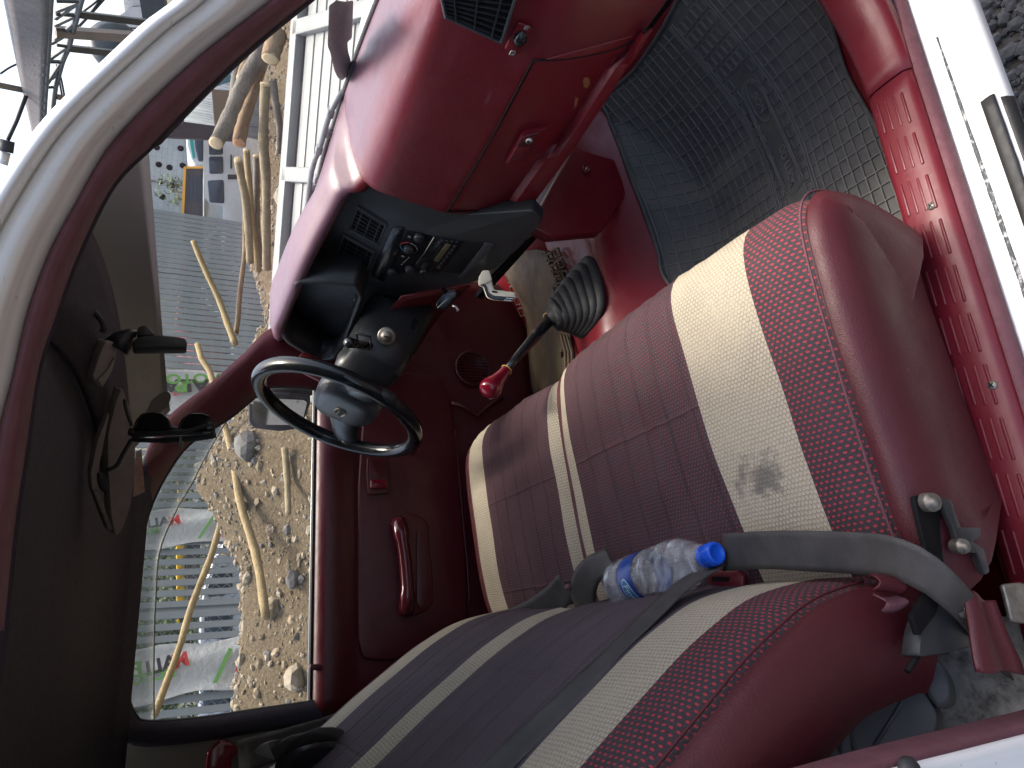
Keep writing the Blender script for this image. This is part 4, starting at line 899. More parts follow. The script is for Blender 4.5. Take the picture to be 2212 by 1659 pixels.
# ================================================================ loose things in the cab
# ---- passenger rubber mat, moulded grid of ribs on the sheet
MO = [(1300, 224), (1322, 262), (1345, 322), (1375, 395), (1405, 480), (1425, 545), (1440, 600), (1500, 640), (1640, 640), (1780, 600), (1870, 560), (1925, 525), (1974, 490), (1980, 478), (1966, 425), (1935, 350), (1905, 285), (1868, 225), (1835, 165), (1812, 100), (1790, 30), (1770, -40), (1760, -110), (1500, -110), (1480, -20), (1440, 60), (1395, 125), (1345, 180), (1312, 205)]
mo = [HH(x, y, .010) for x, y in MO]
mo = [V((p.x, p.y, 0)) for p in cr(mo + [mo[0]], 120)[:-1]]
def inside(x, y):
    c = False; j = len(mo)-1
    for i in range(len(mo)):
        a, b = mo[i], mo[j]
        if (a.y > y) != (b.y > y) and x < (b.x-a.x)*(y-a.y)/(b.y-a.y)+a.x: c = not c
        j = i
    return c
fmt = empty('rubber_floor_mat'); tag(fmt, 'large black ribbed rubber mat in the passenger footwell', 'floor mat')
def wob(x, y): return .013 + .004*noise.noise(V((x*6, y*6, 2))) + .004*sstep(.55, .45, x)
bm = bmesh.new(); st_ = .0115; gv = {}
x0_, y0_ = min(p.x for p in mo), min(p.y for p in mo); nx_, ny_ = int((max(p.x for p in mo)-x0_)/st_)+2, int((max(p.y for p in mo)-y0_)/st_)+2
def gvt(i, j):
    if (i, j) not in gv: gv[i, j] = bm.verts.new((x0_+i*st_, y0_+j*st_, 0))
    return gv[i, j]
for i in range(nx_):
    for j in range(ny_):
        if inside(x0_+(i+.5)*st_, y0_+(j+.5)*st_): bm.faces.new((gvt(i, j), gvt(i+1, j), gvt(i+1, j+1), gvt(i, j+1)))
for v_ in bm.verts:
    if v_.is_boundary:
        b_ = min(mo, key=lambda p: (p.x-v_.co.x)**2+(p.y-v_.co.y)**2); v_.co.x, v_.co.y = b_.x, b_.y
for v_ in bm.verts: v_.co.z = H(v_.co.x, v_.co.y) + wob(v_.co.x, v_.co.y)
me = bpy.data.meshes.new('sheet'); bm.to_mesh(me); bm.free()
mtm = mat('mat_rubber', (.022, .023, .024), .6, .4); n = N(mtm)
n.col(n.mix(n.ramp(n.noise(11, 6, .65), [(.48, (0, 0, 0)), (.8, (.45, .45, .45))]), n.ramp(n.noise(60, 4), [(.3, (.062, .062, .062)), (.7, (.088, .088, .086))]), (.15, .135, .105)))
n.bump(n.noise(240, 3), .25, .001); n.rough(n.ramp(n.noise(30, 3), [(.3, (.66,)*3), (.7, (.85,)*3)])); me.materials.append(mtm); M['matrib'] = simple('worn_rib_rubber', (.105, .105, .103), (.15, .147, .14), .7, 25, .2, .001); M['mat'] = mtm
so_ = link(bpy.data.objects.new('sheet', me), fmt); me.polygons.foreach_set('use_smooth', [True]*len(me.polygons))
mod_solid(so_, .005, -1)
tube('edge_bead', [p + V((0, 0, H(p.x, p.y)+wob(p.x, p.y)+.002)) for p in mo], .0042, 'mat', fmt, 8, closed=True)
RV, RF = [], []
def rib(pts, w, h):
    """square-topped rib along points on the mat"""
    k0 = len(RV); n = len(pts)
    for i, p in enumerate(pts):
        d = (pts[min(i+1, n-1)]-pts[max(i-1, 0)]); d.z = 0; d.normalize(); s = V((-d.y, d.x, 0))
        RV.extend([p - s*w, p - s*w*.7 + V((0, 0, h)), p + s*w*.7 + V((0, 0, h)), p + s*w])
    for i in range(n-1):
        for j in range(3): a = k0+i*4+j; RF.append((a, a+1, a+5, a+4))
def mz(x, y): return V((x, y, H(x, y)+wob(x, y)-.0002))
def runs(f, n=80):
    cur = []
    for i in range(n+1):
        x, y = f(i/n)
        if inside(x, y): cur.append(mz(x, y))
        else:
            if len(cur) > 1: yield cur
            cur = []
    if len(cur) > 1: yield cur
# band runs along X through the middle, tilted a little
y_of = lambda x, k: -.425 + k + (x-.75)*.06
B0, B1 = -.047, .047
def inband(x, y): k = y-y_of(x, 0); return B0 < k < B1
k = -.30
while k < .52:
    if not (B0-.003 < k < B1+.003):
        for r in runs(lambda t: (.40+1.0*t, y_of(.40+1.0*t, k))): rib(r, .0014, .0036)
    k += .0185
xx = .38
while xx < 1.32:
    for a, b in ((-.32, B0), (B1, .55)):
        for r in runs(lambda t: (xx + .05*((a+(b-a)*t)), y_of(xx, a+(b-a)*t)), 40): rib(r, .0012, .0034)
    xx += .0275
for k in (B0, B0+.006, B1-.006, B1):
    for r in runs(lambda t: (.40+1.0*t, y_of(.40+1.0*t, k))): rib(r, .0016, .0034)
# medallion spot and block cells inside the band
mc = HH(1628, 338, .012); xa, xb = mc.x-.135, mc.x+.125
xx = .40
while xx < 1.3:
    cells = 5; w = (B1-B0-.018)/cells
    for c in range(cells):
        if xa-.012 < xx < xb+.005 and 0 < c < cells-1: continue
        k0 = B0+.009+c*w+.0015; k1 = k0+w-.003; x0, x1 = xx, xx+.0185
        q = [(x0, k0), (x1, k0), (x1, k1), (x0, k1), (x0, k0)]
        if all(inside(x, y_of(x, kk)) for x, kk in q): rib([mz(x, y_of(x, kk)) for x, kk in q], .0012, .0030)
    xx += .0245
def oval(cx, k0, a, b, w, h=.003):
    rib([mz(cx+a*math.cos(t*.2244)*1., y_of(cx, k0)+b*math.sin(t*.2244)) for t in range(29)], w, h)
def stad(x0, x1, r, w):
    pts = []
    for t in range(17): a = math.pi/2+math.pi*t/16; pts.append((x0+r*math.cos(a), r*math.sin(a)))
    for t in range(17): a = -math.pi/2+math.pi*t/16; pts.append((x1+r*math.cos(a), r*math.sin(a)))
    pts.append(pts[0]); rib([mz(x, y_of(x, kk)) for x, kk in pts], w, .0032)
stad(xa+.03, xb-.03, .023, .0014); stad(xa+.03, xb-.03, .0195, .0010); oval(xb-.050, 0, .040, .0165, .0012)
rm = mk('tread_ribs', RV, RF, 'matrib', fmt, False); rm['kind'] = 'stuff'
me_z = lambda x: mz(x, y_of(x, 0)).z
for s, x, sz in (('SION', xb-.050, .019), ('GOOD LUCK', (xa+xb)/2-.047, .021)):
    sl = V((-1, -.06, me_z(x-.03)/.03-me_z(x)/.03 if False else (me_z(x-.03)-me_z(x))/.03)); text('moulded_text', s, V((x, y_of(x, 0), me_z(x)+.0012)), sl, V((.06, -1, (mz(x, y_of(x, 0)-.01).z-mz(x, y_of(x, 0)).z)/.01)), sz, 'matrib', fmt, .0020, bold=.02)
# ---- worn brown driver mat
M['brownmat'] = simple('muddy_rubber', (.048, .036, .025), (.115, .070, .026), .75, 14, .5, .003)
DM = [(1078, 565), (1120, 540), (1210, 533), (1222, 600), (1226, 700), (1245, 800), (1250, 900), (1150, 900), (1138, 760), (1142, 690), (1120, 640), (1095, 600)]
dm = [HH(x, y, .012) for x, y in DM]; dm = [p for p in dm]
dmo = empty('driver_floor_mat'); tag(dmo, 'muddy brown rubber mat on the driver floor behind the gear lever', 'floor mat')
cx_ = sum(dm, V())/len(dm)
o = mk('sheet', dm + [cx_ + V((0, 0, .004))], [(i, (i+1) % len(dm), len(dm)) for i in range(len(dm))], 'brownmat', dmo); recalc(o); mod_sub(o, 1); mod_solid(o, .004, 0)
RV, RF = [], []
for i in range(9):
    for j in range(5):
        x, y = 1085+(i*14)+j*9, 572-i*4+j*24+6*(i % 2)
        if x > 1215 or y > 690: continue
        q = [(x, y), (x+10, y-3), (x+16, y+12), (x+6, y+15), (x, y)]
        rib([HH(a, b, .018) for a, b in q], .0035, .004)
for i in range(12):
    rib([HH(1150+i*7.0, 705+i*2, .018), HH(1158+i*7.2, 760, .018), HH(1152+i*8, 835, .018)], .004, .004)
rr_ = mk('tread_ribs', RV, RF, 'brownmat', dmo, False); rr_['kind'] = 'stuff'
# ---- water bottle on the crease
wb0, wb1 = P(1338, 1262, 'z', .345), P(1540, 1197, 'z', .352)
bt = empty('water_bottle'); tag(bt, 'clear plastic water bottle with blue cap lying in the seat crease', 'bottle')
ba = (wb1-wb0).normalized(); BL = (wb1-wb0).length+.012; r_ = .0375
M['pet'] = glassy('pet_plastic', (.95, .97, .98), None, .06)
def painted_glint(name, a, rough):  # white patches in the alpha stand in for refracted light and bright streaks
    m = mat(name, (.9, .93, .95), rough, .8); t = m.node_tree; b = t.nodes['Principled BSDF']; n = N(m); n.lk(n.ramp(n.noise(30, 2, .5, stretch=(1, 2.2, 1)), [(.35, (a*.15,)*3), (.62, (a*1.2,)*3), (.75, (a*3.2,)*3)]), b.inputs['Alpha']); return m
M['pet'] = painted_glint('pet_plastic', .17, .05)
M['water'] = painted_glint('bottle_water', .13, .02)
pf = [(0, .006), (r_*.55, .002), (r_*.8, 0), (r_*.95, .006), (r_, .016)]
for i in range(40):
    h = .02+i*.0032; pf.append((r_-(.0010 if i % 2 else 0)-(.002 if 14 < i < 26 else 0), h))
hs = pf[-1][1]; sh = BL-.030-hs
for t in range(9): u = t/8; pf.append((r_*(1-u)+.0145*u + .010*math.sin(u*math.pi)*(1-u)**.5 + (.0006 if t % 2 else 0), hs+.004+sh*u))
pf += [(.0135, BL-.024), (.0135, BL-.02)]
lathe('shell', pf, wb0, ba, 'pet', bt, 40)
wpf = [(0, .008)] + [(max(0, r-.0018), h) for r, h in pf[2:-6]] + [(0, pf[-7][1])]
wpf = [(r, h) for r, h in wpf if h < BL*.80]; wpf.append((0, wpf[-1][1]))
lathe('water', wpf, wb0, ba, 'water', bt, 32)
lathe('label', [(r_-.0005, .056), (r_-.0003, .0575), (r_-.0003, .094), (r_-.0005, .0955)], wb0, ba, 'bluelabel', bt, 40)
lathe('cap', [(.0148, BL-.026), (.0152, BL-.022), (.0152, BL-.006), (.0140, BL-.003), (.011, BL-.002), (.0105, BL-.003), (0, BL-.003)], wb0, ba, 'blue', bt, 40)
lathe('cap_ring', [(.0150, BL-.031), (.0155, BL-.030), (.0155, BL-.0275), (.015, BL-.0268)], wb0, ba, 'blue', bt, 40)
for k in range(30):
    a = 2*math.pi*k/30; o1_ = ba.orthogonal().normalized(); o2_ = ba.cross(o1_); q = wb0 + ba*(BL-.021) + (o1_*math.cos(a)+o2_*math.sin(a))*.0152; tube('cap_grip', [q, q + ba*.014], .0006, 'blue', bt, 4)
# printed name, wrapped on the side that faces the door
lc_ = wb0 + ba*.076; vdir = (CAM-lc_); vdir = (vdir - ba*vdir.dot(ba)).normalized(); tdn = ba.cross(vdir)
if tdn.z > 0: tdn = -tdn
fr2 = vdir*math.cos(.45) + tdn*math.sin(.45); tang = ba.cross(fr2)
if tang.z > 0: tang = -tang
pcn = lc_ + fr2*(r_+.0008)
def wrap(o):
    for v_ in o.data.vertices:
        d = v_.co-lc_; s = d.dot(tang); h = d.dot(ba); rr = d.dot(fr2); a = s/r_; v_.co = lc_ + ba*h + (fr2*math.cos(a)+tang*math.sin(a))*rr
    return o
oval_pts = [pcn + tang*(.021*math.cos(t*.262)) + ba*(.0105*math.sin(t*.262)) for t in range(24)]
M['cyan'] = mat('cyan_print', (.02, .25, .50), .35); 
ring_ = [(pcn + tang*(.021*k_*math.cos(t*.262)) + ba*(.0105*k_*math.sin(t*.262))) for k_ in (1., .75, .5, .25, .02) for t in range(24)]
def disc(name, ka, kb, m, lift):
    rows = [[pcn + fr2*lift + tang*(ka*k_*math.cos(t*.262)) + ba*(kb*k_*math.sin(t*.262)) for t in range(24)] for k_ in (1., .8, .6, .4, .2, .02)]
    return wrap(grid(name, rows, m, bt, closed=True))
disc('label_oval', .0225, .0118, 'whiteprint', .0001); disc('label_oval', .0205, .0100, 'cyan', .0004)
wrap(text('label_name', 'Fine', pcn + fr2*.0008, tang, ba, .0165, 'whiteprint', bt, .0001))
wrap(text('label_name', 'natural water', pcn + fr2*.0004 - ba*.0145, tang, ba, .005, 'whiteprint', bt, .0001)) if False else None
# ---- white plug-in transmitter
ft = empty('car_charger'); tag(ft, 'cream plug-in transmitter with black face below the radio', 'charger')
fp_, fn_ = P(1075, 625, 'y', .02), V((-.45, -.80, .35)).normalized()
pan('plug', rnd(z6([(1660, 790), (1755, 790), (1800, 930), (1690, 985), (1600, 1010), (1600, 900)]), 4), fp_, fn_, .028, 'cream', ft, .006, 3, lift=.004)
pan('body', rnd(z6([(1605, 930), (1790, 915), (1810, 1000), (1835, 1070), (1880, 1080), (2140, 1110), (2150, 1190), (2100, 1250), (1800, 1225), (1720, 1190), (1690, 1110), (1670, 1040), (1600, 1010)]), 5), fp_, fn_, .024, 'cream', ft, .004, 3)
pan('face', rnd(z6([(1615, 1000), (1700, 985), (1730, 1050), (1745, 1110), (1810, 1155), (2140, 1185), (2095, 1240), (1805, 1215), (1730, 1180), (1702, 1110), (1680, 1035)]), 4), fp_, fn_, .004, 'blackgloss', ft, .001, 2, lift=.0012)
for q in ([(2000, 1188), (2105, 1200), (2103, 1208), (1998, 1196)], [(1975, 1216), (2080, 1226), (2078, 1234), (1973, 1224)]): pan('usb_slot', z6(q), fp_, fn_, .002, 'chrome', ft, 0, lift=.0022)
pan('button', z6([(1795, 1085), (1875, 1095), (1875, 1120), (1795, 1112)]), fp_, fn_, .002, 'dark', ft, 0, lift=.0014)
# ---- alarm remote dangling under the dash
rmx = empty('remote_control'); tag(rmx, 'small black remote hanging by a metal clip under the dash', 'remote')
rp, rn_ = P(965, 650, 'y', .20), V((-.5, -.8, .3)).normalized()
pan('case', rnd(z6([(1200, 1070), (1290, 1080), (1300, 1160), (1120, 1370), (1000, 1360), (970, 1280), (1100, 1110)]), 8), rp, rn_, .014, 'blackgloss', rmx, .004, 3)
tube('edge_line', [PL(*p, rp + rn_*.002, rn_) for p in z6([(1210, 1140), (1110, 1240), (1000, 1340)])], .0012, 'chrome', rmx, 6)
tube('clip', [PL(*p, rp, rn_) for p in z6([(1225, 1295), (1280, 1330), (1305, 1360), (1300, 1385)])], .004, 'chrome', rmx, 8)
tube('cord', [PL(*p, rp, rn_) for p in z6([(1095, 1040), (1100, 1080), (1130, 1110)])], .005, 'dark', rmx, 8)
# ---- sunglasses hung from the visor by a cord
sg = empty('sunglasses'); tag(sg, 'black sunglasses hanging on a cord from the sun visor', 'sunglasses')
sp_ = B(370, 925, 1.22); sn_ = (ray(370, 925)*-1 + V((.0, 0, .25))).normalized()
q5 = lambda pts, l=0: [PL(*p, sp_ + sn_*l, sn_) for p in zv(pts)]
for k_, pts in enumerate(([(545, 440), (570, 370), (620, 315), (720, 302), (800, 315), (850, 360), (880, 430), (860, 450), (700, 465)], [(960, 440), (1000, 360), (1070, 315), (1180, 312), (1240, 335), (1280, 400), (1290, 450), (1150, 470), (1000, 465)])):
    rp_ = rnd(pts, 12); prism('lens', q5(rp_, .006), sn_, .0025, 'blackgloss', sg, .001)
    tube('frame_rim', q5(rp_, .007), .0022, 'blackgloss', sg, 8, closed=True)
tube('temple', cr(q5([(495, 480), (560, 500), (800, 490), (1000, 470), (1130, 440), (1270, 395)], .012), 16), [.0045]*10+[.003]*6, 'black', sg, 8)
tube('temple', cr(q5([(1300, 500), (1180, 520), (1000, 540), (760, 555), (520, 545)], -.01), 16), [.006]*10+[.004]*6, 'black', sg, 8)
tube('brow_bar', cr(q5([(495, 470), (620, 478), (880, 450), (960, 470), (1290, 470)], .002), 16), .006, 'black', sg, 8)
prism('hinge_badge', q5([(1185, 480), (1250, 475), (1252, 488), (1190, 492)], .018), sn_, .001, 'chrome', sg)
tube('nose_hook', q5([(975, 520), (970, 570), (950, 615), (985, 615), (990, 560)], .004), .002, 'greytrim', sg, 6)
tube('cord', cr(q5([(520, 545), (440, 680), (380, 790), (290, 835)], -.01), 14), .0035, 'black', sg, 6); tube('cord', cr(q5([(520, 420), (480, 310), (455, 200), (460, 170)], 0), 12), .0028, 'black', sg, 6)
# ---- black leather pad on the driver belt
lp_ = empty('leather_pouch'); tag(lp_, 'crumpled black leather pouch wrapped round the belt on the driver backrest', 'pouch')
M['leather'] = vinyl('black_leather', (.016, .016, .018), (.026, .026, .028), .32, 300, .6, .6, 12)
zp = zc(700, 2600, 2.765)
def pillow(name, out, depth, m, pa, nr=7, base=None):
    pts = [P(*p, 'y', .24) for p in zp(out)]; c = sum(pts, V())/len(pts); nn = V((.55, -.75, .35)).normalized(); rows = []
    for k_ in range(nr):
        t = k_/(nr-1); rows.append([p.lerp(c, t) + nn*(depth*math.sin(t*math.pi/2)**.8 + .010*noise.noise(p.lerp(c, t)*30)) for p in cr(pts + [pts[0]], 40)[:-1]])
    o = grid(name, rows, m, pa, closed=True); return o
pillow('pouch_body', [(1080, 1090), (1260, 1000), (1500, 950), (1790, 890), (2000, 950), (2110, 985), (2060, 1060), (1900, 1150), (1700, 1260), (1200, 1300), (1050, 1220)], .05, 'leather', lp_)
pillow('pouch_sleeve', [(985, 1020), (1080, 920), (1280, 840), (1500, 800), (1760, 745), (1810, 790), (1830, 870), (1600, 930), (1260, 1000), (1080, 1085)], .035, 'belt', lp_)
pillow('pouch_lining', [(840, 1000), (980, 920), (1270, 842), (1100, 915), (990, 1010), (1060, 1090), (900, 1050)], .02, 'greytrim', lp_)
# ---- grey case behind the seat
gc_ = empty('plastic_case'); tag(gc_, 'grey plastic case with black latch behind the passenger seat', 'case')
M['greyplastic'] = simple('grey_plastic', (.10, .105, .115), (.125, .13, .14), .45, 10, .05, .001)
z8 = zc(3400, 2500, 3.166); gp, gn = P(1930, 1570, 'z', .22), V((.15, -.55, .82)).normalized()
pan('case_body', rnd(z8([(200, 580), (640, 560), (780, 740), (920, 980), (900, 1200), (120, 1420), (-700, 1700), (-1500, 1700), (-900, 1200), (-100, 760)]), 14), gp, gn, .10, 'greyplastic', gc_, .012, 3)
pan('case_lid_rim', rnd(z8([(640, 380), (850, 270), (960, 330), (1060, 520), (1105, 680), (1090, 850), (930, 930), (780, 740)]), 14), gp + gn*.012, gn, .09, 'greyplastic', gc_, .014, 3)
pan('case_latch', rnd(z8([(30, 790), (280, 580), (370, 600), (370, 680), (150, 890)]), 4), gp + gn*.008, gn, .02, 'rubber', gc_, .003)
tube('case_seam', [PL(*p, gp + gn*.002, gn) for p in z8([(560, 660), (430, 930), (130, 1390)])], .0025, 'greyplastic', gc_, 6)
tube('case_handle', [PL(*p, gp + gn*.012, gn) for p in z8([(-120, 860), (-220, 1000), (-260, 1180), (-240, 1400), (-200, 1500)])], .008, 'greyplastic', gc_, 10)
# ================================================================ outside
# ---- heap of sand and stones beside and ahead of the truck
def stones(name, pts, r0, r1, m, lab, cat, parent=None):
    VS, FS, FM = [], [], []
    t = (1+5**.5)/2; ico = [V(p).normalized() for p in ((-1, t, 0), (1, t, 0), (-1, -t, 0), (1, -t, 0), (0, -1, t), (0, 1, t), (0, -1, -t), (0, 1, -t), (t, 0, -1), (t, 0, 1), (-t, 0, -1), (-t, 0, 1))]
    F = [(0, 11, 5), (0, 5, 1), (0, 1, 7), (0, 7, 10), (0, 10, 11), (1, 5, 9), (5, 11, 4), (11, 10, 2), (10, 7, 6), (7, 1, 8), (3, 9, 4), (3, 4, 2), (3, 2, 6), (3, 6, 8), (3, 8, 9), (4, 9, 5), (2, 4, 11), (6, 2, 10), (8, 6, 7), (9, 8, 1)]
    for p in pts:
        r = r0*(r1/r0)**(random.random()**2.2); k = len(VS); q = Matrix.Rotation(random.uniform(0, 6), 3, 'Z') @ Matrix.Rotation(random.uniform(0, 6), 3, 'X'); s = V((random.uniform(.7, 1.3), random.uniform(.6, 1.1), random.uniform(.45, .85)))*r
        VS += [p + q @ V((a.x*s.x, a.y*s.y, a.z*s.z))*random.uniform(.78, 1.15) for a in ico]; FS += [(a+k, b+k, c+k) for a, b, c in F]; FM += [random.randrange(len(m))]*20
    o = mk(name, VS, FS, None, parent, False, mats=[M[x] for x in m], fm=FM)
    return tag(o, lab, cat, kind='stuff')
for nm, a, b in (('st1', (.22, .17, .105), (.17, .13, .08)), ('st2', (.31, .26, .185), (.23, .19, .135)), ('st3', (.15, .14, .125), (.11, .104, .095)), ('st4', (.30, .23, .15), (.24, .19, .12)), ('gr1', (.085, .084, .084), (.065, .064, .064)), ('gr2', (.115, .114, .112), (.09, .089, .087)), ('gr3', (.055, .055, .056), (.043, .043, .044))):
    M[nm] = simple('stone_'+nm, a, b, .85, 9, .4, .01)
hm = mat('sandy_earth', (.3, .25, .18), .95, .2); n = N(hm)
n.col(n.mix(n.noise(2.2, 4), n.ramp(n.noise(34, 7, .7), [(.3, (.085, .060, .033)), (.5, (.195, .142, .080)), (.72, (.30, .235, .15))]), n.ramp(n.noise(60, 6, .7), [(.3, (.09, .070, .045)), (.7, (.25, .20, .135))])))
n.bump(n.noise(50, 7, .7), 1., .04); M['earth'] = hm
crest = [(-1.6, 3.3, .52), (-.6, 3.15, .60), (-.1, 3.05, .66), (.45, 3.0, .72), (.95, 3.05, .86), (1.4, 3.3, .72), (2.0, 3.9, .58), (2.7, 4.7, .50), (3.5, 5.2, .52), (4.6, 5.3, .55), (6, 5.2, .55), (8, 5.0, .55)]
cc_ = cr(crest, 90)
HP_ = []
for i, p in enumerate(cc_):
    r = []
    for k_ in range(30):
        s = (k_/29)*2-.72      # -.72 near foot .. 1.28 far foot
        h = p.z-GZ; f = 1-abs(s)**1.25*1.0 if abs(s) < 1 else 0
        if s < 0: f = max(0, 1-(abs(s)/.95)**1.1)
        else: f = max(0, 1-(s/1.2)**1.3)
        wdt = 2.6; q = V((p.x-.10*s, p.y+s*wdt, GZ+.0+h*f)); q.z += .10*noise.noise(q*1.6) + .05*noise.noise(q*5) + .025*noise.noise(q*13) + .05*math.exp(-s*s*40)
        r.append(q)
    HP_.append(r)
hp_ = grid('rubble_heap', HP_, 'earth'); tag(hp_, 'heap of sand and broken stone beside the truck', 'rubble', kind='stuff')
pts = []
for _ in range(20000):
    i = random.randrange(len(HP_)-1); j = random.randrange(4, 22); a, b, c, d = HP_[i][j], HP_[i+1][j], HP_[i+1][j+1], HP_[i][j+1]; u, w = random.random(), random.random()
    pts.append(a.lerp(b, u).lerp(d.lerp(c, u), w))
stones('rubble_stones', pts, .007, .036, ['st1', 'st2', 'st3', 'st4', 'st2'], 'loose stones scattered over the sand heap', 'stones')
for k_, (px, r) in enumerate((((600, 1045), .035), ((575, 1180), .05), ((628, 1420), .045), ((600, 1330), .06), ((640, 1240), .05), ((655, 300), .13), ((625, 420), .13), ((540, 985), .08), ((560, 1400), .05), ((650, 1480), .07))):
    d = ray(*px); best = None
    for row in HP_:
        for q in row[3:20]:
            t = (q-CAM).dot(d); e = ((q-CAM)-d*t).length
            if best is None or e < best[0]: best = (e, q)
    q = best[1]; bm = bmesh.new(); bmesh.ops.create_icosphere(bm, subdivisions=2, radius=r)
    for v_ in bm.verts: v_.co *= 1+.35*noise.noise(v_.co*3/r*.35+V((k_*7, 0, 0))); v_.co.z *= .75
    me = bpy.data.meshes.new('rock'); bm.to_mesh(me); bm.free(); me.materials.append(M[('st2', 'st3', 'st1')[k_ % 3]]); o = link(bpy.data.objects.new('rock', me)); o.location = q + V((0, 0, r*.2))
    tag(o, ('pale rock high on the heap just behind the outside mirror', 'grey rock on the heap between the mirror and the long pole', 'large pale boulder low on the heap at the window corner', 'grey rock near the lower end of the long pale pole', 'small pale rock just above the window sill', 'wide rock beside the white gate in the windscreen', 'grey rock under the greenish pole in the windscreen', 'pale stone at the crest of the heap beside the mirror', 'small grey rock at the fence side of the heap', 'grey rock by the lock button at the window sill')[k_], 'rock', 'larger rocks in the heap')
# crushed stone lying just outside the sill
pts = [V((random.uniform(.1, 1.9), random.uniform(-1.6, .1), GZ+random.uniform(-.002, .012))) for _ in range(11000)]
stones('crushed_stone', pts, .010, .024, ['gr1', 'gr2', 'gr3', 'gr1'], 'grey crushed stone on the ground outside the sill', 'gravel')
# ---- logs and poles
def bark(nm, a, b, sc): M[nm] = simple(nm, a, b, .85, sc, .7, .01)
bark('bark_grey', (.13, .115, .095), (.24, .215, .175), 14); bark('bark_brown', (.20, .13, .075), (.30, .21, .12), 12); bark('bark_pale', (.22, .17, .095), (.36, .285, .165), 22); bark('bark_tan', (.26, .185, .085), (.40, .30, .15), 22)
M['cutwood'] = simple('cut_wood', (.55, .40, .22), (.62, .48, .30), .8, 60, .3, .003); M['cutwood_r'] = simple('cut_wood_red', (.50, .22, .10), (.58, .33, .16), .8, 60, .3, .003)
def log(px, dist, rad, m, lab, cut='cutwood', grp='logs and poles on the heap'):
    big = max(rad) > .055; e = empty('log' if big else 'pole'); pts = [B(x, y, d) for (x, y), d in zip(px, dist)]; c = [q + V((noise.noise(q*2.3+V((9, 0, 0))), noise.noise(q*2.3), noise.noise(q*2.3+V((0, 7, 0)))))*.022 for q in cr(pts, 16)]; thick = .52 if max(rad) > .038 else .60; rad = [q*thick for q in rad]; rr = [rad[0]+(rad[1]-rad[0])*i/15 + .10*rad[0]*noise.noise(c[i]*6) for i in range(16)]
    tube('trunk', c, rr, m, e, 12, jit=.11); a = (c[0]-c[1]).normalized()
    lathe('cut_end', [(0, .004), (rr[0]*.7, .003), (rr[0]*.98, 0), (rr[0]*1.0, -.01)], c[0], a, cut, e, 14)
    tag(e, lab, 'log' if big else 'pole', grp); return e
zl = zc(550, 150, 2.552)
log(zl([(775, 1080), (870, 920), (960, 720), (1060, 480), (1180, 200), (1260, 20)]), (4.3, 4.4, 4.5, 4.6, 4.7, 4.8), (.072, .085), 'bark_grey', 'thick grey log nearest the windscreen pillar, sawn end up')
log(zl([(1012, 1060), (1060, 860), (1130, 620), (1200, 300), (1290, 60), (1330, -60)]), (4.5, 4.6, 4.7, 4.8, 4.9, 5), (.066, .08), 'bark_brown', 'brown log with orange sawn end beside the thick grey log', 'cutwood_r')
log(zl([(1255, 460), (1255, 800), (1245, 1100), (1250, 1400), (1262, 1700), (1275, 2050), (1290, 2300)]), (4.35, 4.4, 4.5, 4.6, 4.7, 4.8, 4.9), (.05, .052), 'bark_pale', 'long greenish pole lying along the foot of the heap')
log(zl([(1000, 1200), (1020, 1400), (1060, 1700), (1085, 2000), (1110, 2250)]), (4.9, 5, 5.1, 5.2, 5.3), (.048, .05), 'bark_pale', 'pale pole leading away from the orange sawn log end')
log(zl([(1080, 1100), (1085, 1400), (1110, 1700), (1150, 2000), (1190, 2350)]), (5.1, 5.2, 5.3, 5.4, 5.5), (.040, .043), 'bark_tan', 'thin pale pole beside the greenish long pole')
log(zl([(1290, 220), (1330, 80), (1390, -60)]), (4.3, 4.35, 4.4), (.085, .09), 'bark_brown', 'short brown log end at the top of the pile')
log(zl([(1010, 400), (1060, 240), (1150, 60), (1210, -80)]), (5.2, 5.3, 5.4, 5.5), (.06, .065), 'bark_brown', 'knotty branch behind the thick grey log')
log([(420, 520), (440, 570), (468, 640), (485, 690), (508, 745)], (5.6, 5.5, 5.4, 5.3, 5.2), (.030, .036), 'bark_tan', 'thin pole standing up against the fence seen in the windscreen')
log([(532, 470), (528, 560), (515, 650), (508, 720)], (5.6, 5.5, 5.4, 5.3), (.026, .03), 'bark_brown', 'reddish stick leaning behind the pale poles')
log([(425, 745), (440, 790), (458, 815), (490, 935), (522, 1080), (555, 1200), (575, 1335)], (4.6, 4.5, 4.45, 4.2, 4.0, 3.85, 3.7), (.026, .036), 'bark_tan', 'long pale pole lying down the heap outside the driver window')
log([(487, 1095), (450, 1215), (400, 1350), (362, 1470), (335, 1550)], (4.9, 4.8, 4.7, 4.6, 4.5), (.034, .030), 'bark_tan', 'pale pole slanting across the fence outside the driver window')
log([(610, 965), (622, 1050), (628, 1110)], (3.7, 3.65, 3.6), (.028, .024), 'bark_pale', 'short stick on the sand below the white panel')
log(zl([(1140, 200), (1230, 60), (1330, -70)]), (5.0, 5.05, 5.1), (.075, .08), 'bark_brown', 'brown log tucked under the thick grey log at the pillar')
log(zl([(1180, 1160), (1165, 1500), (1180, 1900), (1215, 2300)]), (5.2, 5.3, 5.4, 5.5), (.044, .046), 'bark_grey', 'grey pole lying between the two pale poles')
log(zl([(930, 640), (965, 380), (1050, 120), (1130, -60)]), (5.7, 5.75, 5.8, 5.9), (.058, .062), 'bark_grey', 'grey branch at the back of the log pile')
log(zl([(1330, 420), (1360, 620), (1400, 900), (1380, 1150)]), (4.6, 4.6, 4.65, 4.7), (.042, .035), 'bark_grey', 'grey broken branch on the rubble beside the white gate')
